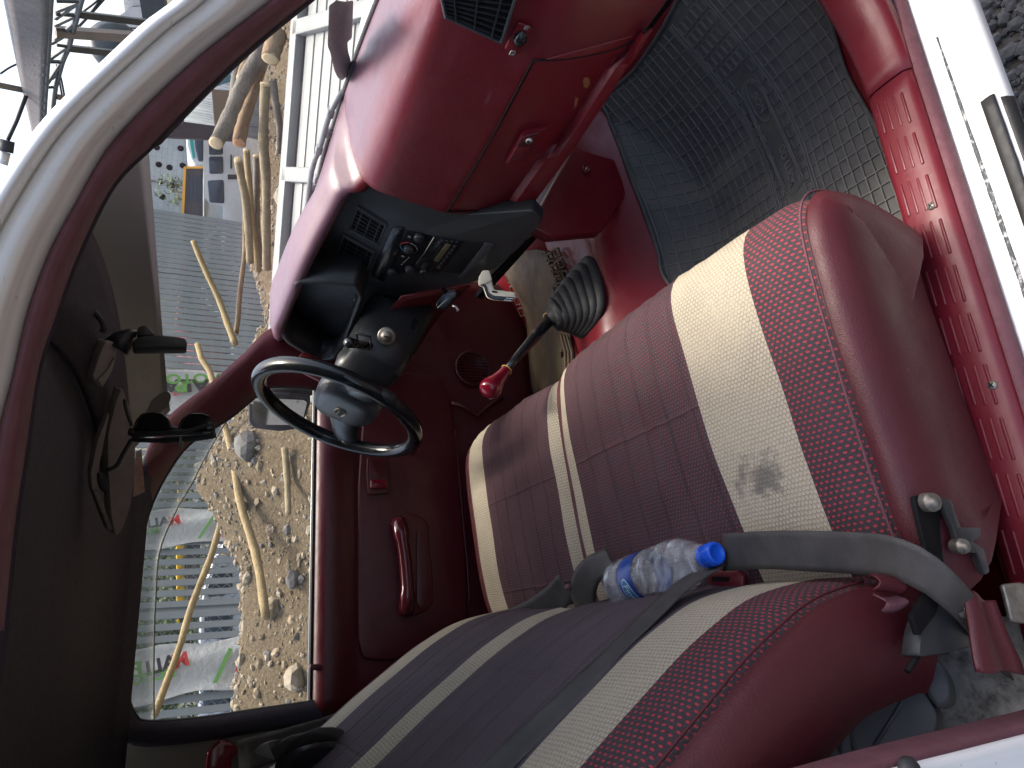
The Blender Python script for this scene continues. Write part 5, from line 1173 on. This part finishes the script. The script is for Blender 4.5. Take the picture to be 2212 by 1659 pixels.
# ---- white ribbed steel panel leaning on the heap
PN = empty('leaning_gate'); tag(PN, 'white ribbed steel gate leaning on the heap ahead of the truck', 'gate')
a0_, a1_ = B(574, 984, 4.3), B(655, -90, 4.3); a1_ = a0_ + (a1_-a0_)*1.05
lx = (a1_-a0_).normalized()
d0 = B(686, 950, 3.75); ly = (d0-a0_); ly = (ly - lx*ly.dot(lx)).normalized(); pnn = lx.cross(ly).normalized()
if pnn.dot(CAM-a0_) < 0: pnn = -pnn
LW, LH = (a1_-a0_).length, .95
M['panelpaint'] = simple('weathered_white_paint', (.20, .212, .205), (.27, .278, .266), .5, 4, .1, .003)
pt = lambda u, w, h=0: a0_ + lx*(u+.04) + ly*(w+.07) + pnn*h
prism('panel_sheet', [pt(0, 0), pt(LW, 0), pt(LW, LH), pt(0, LH)], pnn, -.02, 'panelpaint', PN)
for i in range(9):
    w = .10+i*.095
    beam('panel_board', pt(.06, w, .008), pt(LW-.05, w, .008), .083, .016, 'panelpaint', PN, .004, upv=pnn)
for u in (.0, LW*.27, LW*.54, LW*.80): beam('panel_post', pt(u+.03, -.02, .03), pt(u+.03, LH+.05, .03), .075, .05, 'panelpaint', PN, .005, upv=pnn)
beam('panel_rail', pt(-.04, -.01, .03), pt(LW, -.01, .03), .07, .05, 'panelpaint', PN, .005, upv=pnn)
M['rust'] = simple('rusty_edge', (.35, .15, .06), (.5, .42, .32), .8, 30, .4, .002)
beam('panel_foot', pt(-.03, LH*.5, -.01), pt(-.03, -.02, -.01), .02, .05, 'rust', PN, upv=pnn)
M['lightblue'] = mat('blue_tarp', (.25, .5, .6), .7)
beam('blue_edge', pt(LW*.45, -.055, .02), pt(LW*.98, -.055, .02), .02, .03, 'lightblue', PN, upv=pnn)
# ---- slatted fence
fA, fB = B(430, 1560, 7.0), B(430, 470, 11.5); fd = V((fB.x-fA.x, fB.y-fA.y, 0)); FL = fd.length; fd.normalize(); fnv = V((-fd.y, fd.x, 0))
if fnv.dot(V((CAM.x-fA.x, CAM.y-fA.y, 0))) < 0: fnv = -fnv
FE = empty('slat_fence'); tag(FE, 'grey fence of upright steel slats behind the heap', 'fence')
M['fencegrey'] = simple('galvanised_grey', (.19, .22, .225), (.25, .28, .285), .55, 3, .05, .002)
u = -1.2; sl_me = None; FB_ = lambda u, z, o=0: V((fA.x, fA.y, 0)) + fd*u + fnv*o + V((0, 0, z))
i = 0
while u < FL:
    w = .060 if u < 2.9 else .086
    p = FB_(u, .95)
    rot = Matrix((fd, fnv, V((0, 0, 1)))).transposed()
    if w > .07 and u-.108 < 2.9: sl_me = None
    if sl_me is None: o = box('slat', p, (w, .012, 3.0), 'fencegrey', FE, rot); sl_me = o.data; p0_ = p
    else: o = bpy.data.objects.new('slat', sl_me); o.location = p-p0_; COL.objects.link(o); o.parent = FE
    u += .108; i += 1
for u in (1.02, 3.4, 5.8): beam('post', FB_(u, GZ, -.05), FB_(u, 2.5, -.05), .09, .06, 'fencegrey', FE)
for z in (.2, 2.3): beam('rail', FB_(-1.2, z, -.03), FB_(FL, z, -.03), .03, .05, 'fencegrey', FE)
# chain-link wire behind the slats
VS, FS = [], []
def wire(a, b, r=.003):
    d = (b-a).normalized(); s = d.cross(fnv).normalized()*r; k_ = len(VS); VS.extend([a-s, a+s, b+s, b-s]); FS.append((k_, k_+1, k_+2, k_+3))
u = -1.2
while u < 4.2:
    wire(FB_(u, .3, -.09), FB_(u+1.4, 1.7, -.09)); wire(FB_(u+1.4, .3, -.09), FB_(u, 1.7, -.09)); u += .10
o = mk('chain_link', VS, FS, 'fencegrey', FE, False); o['kind'] = 'stuff'; mod_solid(o, .003, 0)
# ---- banners tied over the fence
M['banner'] = simple('white_banner', (.52, .53, .51), (.46, .47, .45), .7, 3, .5, .03)
def on_fence(x, y, o=.06): return PL(x, y, V((fA.x, fA.y, 0)) + fnv*o, fnv)
def banner(px0, px1, lab, logo, txts):
    e = empty('banner'); tag(e, lab, 'banner', None); a, b = on_fence(*px0), on_fence(*px1); u0, u1 = [(V((q.x-fA.x, q.y-fA.y, 0))).dot(fd) for q in (a, b)]
    rows = []
    for i in range(24):
        z = -.2+2.35*i/23; r = []
        for j in range(24):
            t = j/23; ed = .02*math.sin(z*9+j)*(j in (0, 23)); uu = u0+(u1-u0)*t + ed + .03*math.sin(z*3); r.append(FB_(uu, z, .045+.022*math.sin(t*9+z*3)+.02*noise.noise(V((uu*5, z*3, 0)))))
        rows.append(r)
    grid('banner_cloth', rows, 'banner', e, .004)
    for s, px, q, m_, sz, mir in txts:
        o_ = on_fence(*px, .10); xd = (on_fence(*q, .10)-o_).normalized(); yd = xd.cross(fnv)*(-1 if not mir else 1); text('banner_print', s, o_, xd, yd, sz, m_, e, .001, bold=.035) if not mir else mirror_text(s, o_, xd, yd, sz, m_, e)
    for m_, pts in logo: prism('banner_print', [on_fence(x, y, .10) for x, y in pts], fnv, .002, m_, e)
    return e
def mirror_text(s, o_, xd, yd, sz, m_, e):
    c = text('banner_print', s, (0, 0, 0), (1, 0, 0), (0, 1, 0), sz, m_, e, .001, bold=.035); zd = xd.cross(yd)
    c.data.transform(Matrix((xd, yd, zd)).transposed().to_4x4()); c.data.transform(Matrix.Translation(o_)); return c
zb = zc(500, 1900, 1.66)
lg3 = [('greenprint', zb([(560, 1310), (590, 1310), (690, 1090), (665, 1080)])), ('greyprint', zb([(625, 1290), (655, 1285), (730, 1090), (715, 1080)])), ('redprint', zb([(690, 1270), (725, 1255), (745, 1200), (755, 1255), (765, 1200), (745, 1140)]))]
banner(zb([(600, 1375)])[0], zb([(600, 1035)])[0], 'white banner draped over the fence above the silver van', lg3,
       [('M', zb([(350, 1165)])[0], zb([(250, 1195)])[0], 'redprint', .17, True), ('ALI', zb([(225, 1195)])[0], zb([(120, 1225)])[0], 'darkprint', .17, True), ('B', zb([(60, 1225)])[0], zb([(10, 1235)])[0], 'greenprint', .17, True), ('MOTORS', zb([(120, 1280)])[0], zb([(20, 1300)])[0], 'greenprint', .11, True)])
lg2 = [('greenprint', zb([(460, 365), (480, 365), (610, 175), (590, 170)])), ('greyprint', zb([(520, 360), (545, 358), (600, 260), (585, 260)])), ('redprint', zb([(618, 360), (640, 350), (655, 250), (645, 240)]))]
banner(zb([(500, 400)])[0], zb([(500, 165)])[0], 'white banner on the fence in the middle of the driver window', lg2,
       [('M', zb([(310, 248)])[0], zb([(250, 258)])[0], 'redprint', .14, True), ('ALI', zb([(205, 262)])[0], zb([(120, 275)])[0], 'darkprint', .14, True), ('MO', zb([(150, 320)])[0], zb([(100, 328)])[0], 'greenprint', .10, True)])
zg = zc(350, 1200, 2.765)
lg1 = [('redprint', zg([(905, 985), (985, 962), (1005, 968), (930, 992)])), ('redprint', zg([(905, 965), (935, 950), (950, 955), (920, 972)]))]
banner(zg([(900, 1150)])[0], zg([(900, 690)])[0], 'white banner on the fence behind the windscreen pillar', lg1,
       [('MOTORS', zg([(1040, 800)])[0], zg([(940, 802)])[0], 'greenprint', .20, False), ('AL', zg([(1150, 872)])[0], zg([(1050, 872)])[0], 'darkprint', .26, False), ('B', zg([(1000, 872)])[0], zg([(950, 872)])[0], 'greenprint', .26, False), ('A', zg([(890, 872)])[0], zg([(850, 872)])[0], 'darkprint', .26, False)])
# ---- vehicles behind the fence
M['silver'] = simple('silver_paint', (.52, .56, .62), (.58, .62, .67), .3, 2, .02, .002); M['glassdark'] = mat('vehicle_window', (.035, .06, .085), .08, .6); M['vanwhite'] = simple('minibus_white', (.60, .61, .60), (.66, .67, .66), .35, 2, .02, .002)
M['teal'] = mat('teal_stripe', (.02, .36, .33), .5); M['yellow'] = simple('yellow_paint', (.68, .40, .02), (.75, .46, .03), .5, 5, .05, .002); M['orange'] = simple('orange_frame_paint', (.55, .26, .03), (.62, .32, .05), .5, 5, .05, .002)
def veh(name, lab, cat, pln, nrm, body, th, m, wins, extra, grp=None):
    e = empty(name); tag(e, lab, cat, grp); nn = V(nrm).normalized(); p0 = V(pln)
    pan('body', rnd(body, 6), p0, nn, th, m, e, .05, 3)
    for w in wins: pan('window', rnd(w, 5), p0, nn, .05, 'glassdark', e, .01, 2, lift=.012)
    for nm, w, mm, li in extra: pan(nm, w, p0, nn, .03, mm, e, 0, 2, lift=li)
    return e
vp0 = B(470, 1400, 9.6); vn0 = V((-.18, -1, 0))
van = veh('parked_van', 'silver van parked behind the fence near the rear of the driver window', 'van', vp0, vn0, zb([(480, 1900), (470, 1200), (480, 850), (505, 690), (560, 520), (620, 430), (720, 330), (900, 320), (1000, 330), (1000, 1900)]), 1.7, 'silver',
    [zb([(520, 700), (560, 590), (620, 545), (690, 560), (690, 700), (640, 740), (530, 750)]), zb([(500, 1020), (505, 860), (560, 800), (660, 790), (690, 800), (690, 1030)]), zb([(495, 1500), (495, 1090), (690, 1090), (690, 1500)])],
    [('black_band', zb([(668, 1600), (668, 1150), (716, 1150), (716, 1600)]), 'dark', .02)])
tx = PL(*zb([(692, 1430)])[0], vp0 - vn0*0 + V(vn0).normalized()*.06, V(vn0).normalized()); text('lettering', 'Starex', tx, V((1, -.18, 0)), (0, 0, 1), .17, 'whiteprint', van, .004)
bp0 = B(460, 380, 12.5); bn0 = V((-.35, -1, 0))
veh('minibus', 'white minibus behind the log pile with three side windows', 'minibus', bp0, bn0, zl([(640, 1800), (640, 1300), (650, 1015), (700, 1000), (960, 1000), (1100, 1020), (1150, 1500), (1050, 1900), (860, 2000), (840, 1680), (700, 1660), (650, 1600)]), 1.6, 'vanwhite',
    [zl([(690, 1035), (835, 1035), (838, 1170), (695, 1172)]), zl([(693, 1188), (840, 1186), (842, 1360), (698, 1362)]), zl([(680, 1430), (845, 1420), (852, 1660), (700, 1650)])],
    [('door_gap', zl([(912, 1170), (925, 1170), (925, 1310), (912, 1310)]), 'dark', .02), ('bumper', zl([(885, 1370), (980, 1370), (980, 1415), (885, 1415)]), 'darkprint', .02)])
b2p = B(420, 330, 14.5)
veh('minibus', 'second minibus with a teal roof stripe behind the white one', 'minibus', b2p, bn0, zl([(465, 900), (470, 1080), (510, 1210), (560, 1280), (700, 1280), (900, 1280), (900, 860), (480, 860)]), 1.5, 'vanwhite',
    [zl([(545, 930), (640, 930), (640, 1240), (590, 1240), (560, 1100)])], [('stripe', zl([(492, 925), (520, 925), (560, 1200), (535, 1210), (510, 1080)]), 'teal', .02)])
sgn = empty('framed_board'); tag(sgn, 'dark board with orange frame standing before the block wall', 'board')
sp0, sn0 = B(415, 420, 13.2), V((-.3, -1, 0)).normalized()
pan('board', zl([(465, 1310), (640, 1300), (640, 2050), (425, 2050)]), sp0, sn0, .05, 'darkprint', sgn, 0)
for q in ([(440, 1295), (468, 1290), (432, 2050), (405, 2050)], [(450, 1288), (645, 1288), (645, 1308), (450, 1310)]): pan('board_frame', zl(q), sp0, sn0, .07, 'orange', sgn, 0, lift=.02)
for z_ in (.3, .55, .8):
    q = [(465+175*z_-12, 1380), (465+175*z_+12, 1380), (460+175*z_+10, 1640), (455+175*z_-12, 1640)]; pan('board_panel', zl(q), sp0, sn0, .02, 'glassdark', sgn, 0, lift=.01)
# concrete wall with drain holes
cw = empty('block_wall'); tag(cw, 'grey concrete block wall with rows of drain holes', 'wall'); cp0, cn0 = B(380, 380, 16), V((-.3, -1, 0)).normalized()
wmx = mat('concrete_block', (.40, .42, .41), .85, .3); n = N(wmx); br = n.new('ShaderNodeTexBrick'); br.inputs['Scale'].default_value = 2.6; br.inputs['Color1'].default_value = (.38, .41, .40, 1); br.inputs['Color2'].default_value = (.44, .46, .45, 1); br.inputs['Mortar'].default_value = (.31, .33, .33, 1); br.inputs['Mortar Size'].default_value = .012
mpn = n.new('ShaderNodeMapping'); mpn.inputs['Rotation'].default_value = (R(90), 0, 0); n.lk(n.coord(), mpn.inputs[0]); n.lk(mpn.outputs[0], br.inputs[0]); n.col(br.outputs[0]); n.bump(br.outputs[1], -.3, .01); M['block'] = wmx
pan('wall_face', zl([(-800, 780), (470, 900), (900, 950), (900, 2600), (-800, 2600)]), cp0, cn0, .25, 'block', cw, 0)
for p in ((172, 1098), (412, 1108), (192, 1270), (432, 1280), (210, 1440), (228, 1595), (300, 1300), (330, 1480)): lathe('drain_hole', [(0, .006), (.055, .006), (.06, 0)], PL(*zl([p])[0], cp0 + cn0*.003, cn0), cn0, 'dark', cw, 12)
pan('wall_coping', zl([(-800, 1415), (450, 1425), (450, 1445), (-800, 1435)]), cp0, cn0, .05, 'concrete' if 'concrete' in M else 'greytrim', cw, 0, lift=.03)
# corrugated sheets, brown sheet
cs = empty('corrugated_fence'); tag(cs, 'grey corrugated iron sheets behind the log pile', 'fence'); kp0, kn0 = B(430, 250, 15), V((-.3, -1, 0)).normalized()
M['iron'] = simple('corrugated_iron', (.36, .39, .40), (.46, .48, .48), .5, 4, .05, .002, .3)
c_a, c_b = PL(*zl([(420, 870)])[0], kp0, kn0), PL(*zl([(420, 100)])[0], kp0, kn0); cd = (c_b-c_a); cd.z = 0
for s_ in range(6):
    rows = []
    for i in range(22):
        t = (s_+i/21*1.02)/6; q = c_a + cd*t + kn0*(.02*math.sin(i*1.5)+.01*s_); rows.append([V((q.x, q.y, GZ)), V((q.x, q.y, c_a.z-.02*s_))])
    grid('iron_sheet', rows, 'iron', cs, .004)
M['brownsheet'] = simple('brown_sheet', (.17, .125, .08), (.22, .165, .10), .8, 3, .2, .01)
bs = pan('brown_board', zl([(722, 510), (1000, 540), (1050, 980), (760, 975)]), B(460, 230, 13.5), kn0, .05, 'brownsheet', None, 0); tag(bs, 'plain brown board standing behind the logs', 'board')
bl = pan('blue_roof', zl([(720, 380), (1010, 240), (1010, 330), (760, 420)]), B(470, 150, 14), kn0, .3, 'blueprint', None, 0); tag(bl, 'strip of blue roofing above the log pile', 'roof')
dsx = pan('dark_shed', zl([(420, 480), (820, 60), (1020, 240), (1000, 520), (720, 500)]), B(460, 200, 15.5), kn0, 2, 'greyprint', None, 0); tag(dsx, 'dim grey plank shed behind the blue roof strip', 'shed')
for a, b, w, lab in (((120, 945), (990, 990), .07, 'dark steel post in front of the corrugated fence'), ((250, 860), (760, 930), .05, 'thin dark rail beside the corrugated fence'), ((400, 690), (400, 960), .06, 'short dark crossbar by the corrugated fence')):
    qa, qb = zl([a, b]); o = beam('steel_post', B(*qa, 12.2), B(*qb, 12.2), w*2, w*2, 'darkprint'); tag(o, lab, 'post')
# yellow boom, hazard post and shrubs behind the fence
yb = empty('yellow_boom'); tag(yb, 'yellow machine boom seen between the fence slats', 'boom'); yp, yn = B(390, 1250, 9.2), V((-.1, -1, 0)).normalized()
pan('boom', zb([(320, 380), (375, 380), (378, 880), (325, 880)]), yp, yn, .25, 'yellow', yb, .01); pan('boom', zb([(325, -20), (375, 60), (375, 180), (335, 180)]), yp, yn, .25, 'yellow', yb, .01)
pan('boom_tip', zb([(325, 900), (345, 900), (345, 965), (335, 965)]), yp, yn, .1, 'yellow', yb)
pan('mast', zb([(385, 380), (480, 380), (470, 700), (400, 900)]), yp + V((0, .6, 0)), yn, .3, 'darkprint', yb)
hz = empty('hazard_post'); tag(hz, 'yellow and black striped post at the foot of the fence', 'post')
for i in range(8):
    y0_ = 200+i*34; pan('hazard_band', zb([(655-4*i, y0_), (700, y0_), (700, y0_+34), (651-4*i, y0_+34)]), B(480, 1120, 9.0), yn, .12, 'yellow' if i % 2 else 'dark', hz)
M['leaf'] = simple('leaf_green', (.045, .085, .025), (.085, .13, .045), .7, 6, .1, .01); M['leaf2'] = simple('leaf_dark', (.025, .05, .02), (.045, .075, .03), .7, 6, .1, .01); M['stem'] = simple('stem_brown', (.10, .075, .05), (.14, .11, .07), .9, 20, .3, .005)
def shrub(c, rx, rz, n, lab):
    e = empty('shrub'); tag(e, lab, 'shrub', 'shrubs behind the fence'); VS, FS, FM = [], [], []
    for _ in range(n):
        d = V((random.gauss(0, 1), random.gauss(0, 1), random.gauss(0, 1))).normalized()*random.random()**.4; p = c + V((d.x*rx, d.y*rx, d.z*rz)); p += V((noise.noise(p*2), noise.noise(p*2+V((5, 0, 0))), 0))*.2
        a = V((random.gauss(0, 1), random.gauss(0, 1), random.gauss(0, 1))).normalized(); b = a.orthogonal().normalized(); s = random.uniform(.03, .06); k_ = len(VS); VS += [p-a*s, p+b*s*.5, p+a*s, p-b*s*.5]; FS.append((k_, k_+1, k_+2, k_+3)); FM.append(random.randrange(2))
    mk('crown', VS, FS, None, e, False, mats=[M['leaf'], M['leaf2']], fm=FM)
    for k_ in range(3): tube('trunk', [V((c.x+.1*k_, c.y, GZ)), V((c.x+.15*k_-.1, c.y+.1, c.z))], [.035, .015], 'stem', e, 6)
for x, y, d, rx, rz, lab in ((360, 1480, 10.6, .8, .8, 'leafy shrub behind the banner at the window corner'), (365, 1330, 11, .9, 1.0, 'dark green shrub behind the yellow boom'), (350, 1120, 11.5, 1., .8, 'shrub behind the fence at the front of the driver window'), (365, 1420, 10.9, .6, .7, 'small shrub between boom and banner'), (470, 620, 14.5, 1.2, .8, 'shrub behind the fence in the windscreen'), (376, 412, 14.6, .22, .32, 'sprig of leaves against the concrete wall')):
    shrub(B(x, y, d), rx, rz, 2600 if rx > .3 else 160, lab)
# coloured parked cars glimpsed between the slats through the windscreen
M['carred'] = simple('red_car_paint', (.35, .04, .04), (.4, .06, .05), .3, 3, .02, .001); M['cardark'] = simple('dark_car_paint', (.05, .06, .07), (.07, .08, .09), .3, 3, .02, .001)
for x, y, m_, lab in ((415, 625, 'carred', 'red parked car behind the fence in the windscreen'), (470, 560, 'vanwhite', 'white parked car behind the fence in the windscreen'), (470, 720, 'cardark', 'dark parked car behind the fence in the windscreen')):
    c = B(x, y, 15); e = empty('parked_car'); tag(e, lab, 'car'); s = 1.6
    prof_ = [(-1.9, 0), (-1.9, .55), (-1.3, .65), (-.8, 1.15), (.5, 1.15), (1.1, .7), (1.9, .55), (1.9, 0)]
    zb_ = c.z-.9
    prism('body', [V((c.x+a, c.y, zb_+b)) for a, b in prof_], (0, 1, 0), 1.5, m_, e, .06)
    prism('window', [V((c.x+a, c.y-.012, zb_+b)) for a, b in ((-1.1, .68), (-.72, 1.05), (.45, 1.05), (.95, .72))], (0, 1, 0), .02, 'glassdark', e)
    for wx in (-1.15, 1.15): lathe('wheel', [(0, .02), (.3, .02), (.32, 0), (.32, -.2)], V((c.x+wx, c.y-.03, zb_)), (0, -1, 0), 'rubber', e, 18)
# ---- tiled eave with lattice truss beyond the pillar
zr = zc(0, 0, 3.16); RFm = empty('tiled_eave'); tag(RFm, 'dark tiled eave with lattice steel truss against the sky', 'roof')
M['tile'] = simple('dark_roof_tile', (.085, .08, .08), (.13, .12, .115), .8, 8, .4, .01); M['steeldark'] = simple('dark_painted_steel', (.045, .055, .06), (.065, .075, .08), .5, 8, .1, .002); M['wood'] = simple('grey_timber', (.20, .175, .155), (.26, .23, .20), .8, 10, .3, .004)
def dist_(y): return 7.+3.8*max(-.2, min(1.3, y/1600.))
def zp3(x, y, k=0): q = zr([(x, y)])[0]; return B(*q, dist_(y)+k)
La = [zp3(60, -250), zp3(105, 0), zp3(250, 780), zp3(440, 1660), zp3(480, 1850)]; Lb = [zp3(640, -250, -.5), zp3(620, 0, -.5), zp3(600, 600, -.5), zp3(545, 1500, -.5), zp3(535, 1850, -.5)]
la, lb = cr(La, 40), cr(Lb, 40)
grid('eave_soffit', [[a.lerp(b, k_/5) for k_ in range(6)] for a, b in zip(la, lb)], 'tile', RFm, .08)
tube('gutter', la, .035, 'steeldark', RFm, 8)
for k_ in range(5):
    t = .18+.17*k_
    for i in range(0, 38, 2):
        a, b = la[i].lerp(lb[i], t), la[i+1].lerp(lb[i+1], t+.05); w = (la[i]-lb[i]).length*.045; tube('roof_tile', [a + (CAM-a).normalized()*.05, b + (CAM-b).normalized()*.07], w, 'tile', RFm, 6)
ch = [zp3(x, y) for x, y in ((1060, -150), (1000, 20), (960, 190), (900, 400), (850, 600), (780, 760), (720, 980), (690, 1100), (660, 1350))]
tube('truss_chord', cr(ch, 24), .024, 'steeldark', RFm, 8); tube('truss_chord', [lb[i] + V((0, 0, 0)) for i in range(0, 40, 3)], .024, 'steeldark', RFm, 8)
for a, b in (((1000, 10), (700, 5)), ((1000, 20), (720, 130)), ((970, 30), (690, 230)), ((960, 190), (690, 170)), ((940, 195), (695, 310)), ((910, 380), (690, 360)), ((890, 390), (640, 540)), ((910, 300), (690, 490)), ((850, 580), (700, 560)), ((840, 580), (600, 750)), ((770, 770), (600, 765)), ((750, 800), (580, 1060)), ((720, 1080), (570, 1090)), ((740, 900), (640, 980))): beam('truss_strut', zp3(*a), zp3(*b), .026, .026, 'steeldark', RFm)
for a, b, m_, w in (((985, 180), (1900, 290), 'steeldark', .05), ((690, 395), (1750, 465), 'wood', .075), ((860, 600), (1500, 670), 'steeldark', .055), ((690, 1200), (900, 1240), 'wood', .06), ((-60, 1050), (335, 1130), 'wood', .06)): beam('roof_post', zp3(*a), zp3(*b), w, w, m_, RFm)
cbl = empty('hanging_lamp'); tag(cbl, 'white lamp hanging on a wire below the tiled eave', 'lamp')
tube('wire', [B(*q, 9.6) for q in zc(0, 0, 1.646)([(170, 620), (110, 780), (50, 910)])], .02, 'darkprint', cbl, 6); tube('holder', [B(*q, 9.6) for q in zc(0, 0, 1.646)([(48, 910), (38, 985)])], .07, 'darkprint', cbl, 8); tube('bulb', [B(*q, 9.6) for q in zc(0, 0, 1.646)([(36, 985), (16, 1065)])], .05, 'vanwhite', cbl, 8)
for k_, pts in enumerate(([(1030, 150), (1200, 20), (1290, -80)], [(940, 360), (1080, 220), (1260, -10)], [(990, 330), (1130, 180), (1300, -10)], [(0, 920), (120, 840), (250, 780)], [(700, 800), (760, 980), (800, 1190)], [(720, 900), (770, 1190)])):
    o = tube('power_cable', cr([B(*q, 11) for q in zr(pts)], 10), .012, 'darkprint', None, 5); tag(o, ('cable crossing from the truss up to the frame edge', 'wavy dark cable under the truss struts', 'second wavy cable just beside the first one', 'paired cable reaching the outer gutter of the eave', 'cable hanging behind the low end of the truss', 'thin cable at the pillar end of the truss')[k_], 'cable', 'cables below the eave')
wbd = empty('white_house'); tag(wbd, 'pale gabled wall standing beyond the pillar', 'building')
for nm, q, m_, d in (('wall', [(1390, 260), (1650, 85), (1850, 80), (1900, 700), (1500, 700)], 'vanwhite', 17), ('gable', [(1530, -60), (1900, -60), (1850, 70), (1660, 75), (1560, 160)], 'banner', 17.4), ('slot', [(1545, 338), (1750, 345), (1750, 362), (1550, 355)], 'dark', 16.6)):
    cc3 = zr([(1650, 200)])[0]; pan(nm, zr(q), B(*cc3, d), ray(*cc3)*-1, .1 if nm == 'slot' else 1.5, m_, wbd, 0)
lpst = beam('street_post', B(*zr([(1900, -80)])[0], 12), B(*zr([(1960, 330)])[0], 12), .55, .3, 'steeldark'); tag(lpst, 'wide dark post beside the pale gabled wall', 'post')
sp4 = lathe('lamp_head', [(0, .1), (.25, .08), (.34, 0), (.30, -.2), (0, -.22)], B(*zr([(1440, 560)])[0], 12), (-.3, -1, -.1), 'steeldark', None, 18); tag(sp4, 'round dark floodlight beside the roof pillar edge', 'lamp')
# ================================================================ put every thing's origin at its own base
bpy.context.view_layer.update()
def allc(o): 
    for c in o.children:
        yield c; yield from allc(c)
for o in [q for q in bpy.data.objects if q.parent is None and q.type in ('EMPTY', 'MESH') and q.name != 'ground']:
    ms = [q for q in [o, *allc(o)] if q.type == 'MESH']
    cs_ = [q.matrix_world @ V(c) for q in ms for c in q.bound_box]
    if not cs_: continue
    base = V(((min(c.x for c in cs_)+max(c.x for c in cs_))/2, (min(c.y for c in cs_)+max(c.y for c in cs_))/2, min(c.z for c in cs_)))
    if o.type == 'EMPTY':
        o.location = base
        for c in o.children: c.matrix_parent_inverse = Matrix.Translation(-base)
    elif o.location.length < 1e-6:
        o.data.transform(Matrix.Translation(-base)); o.location = base
bpy.context.view_layer.update()
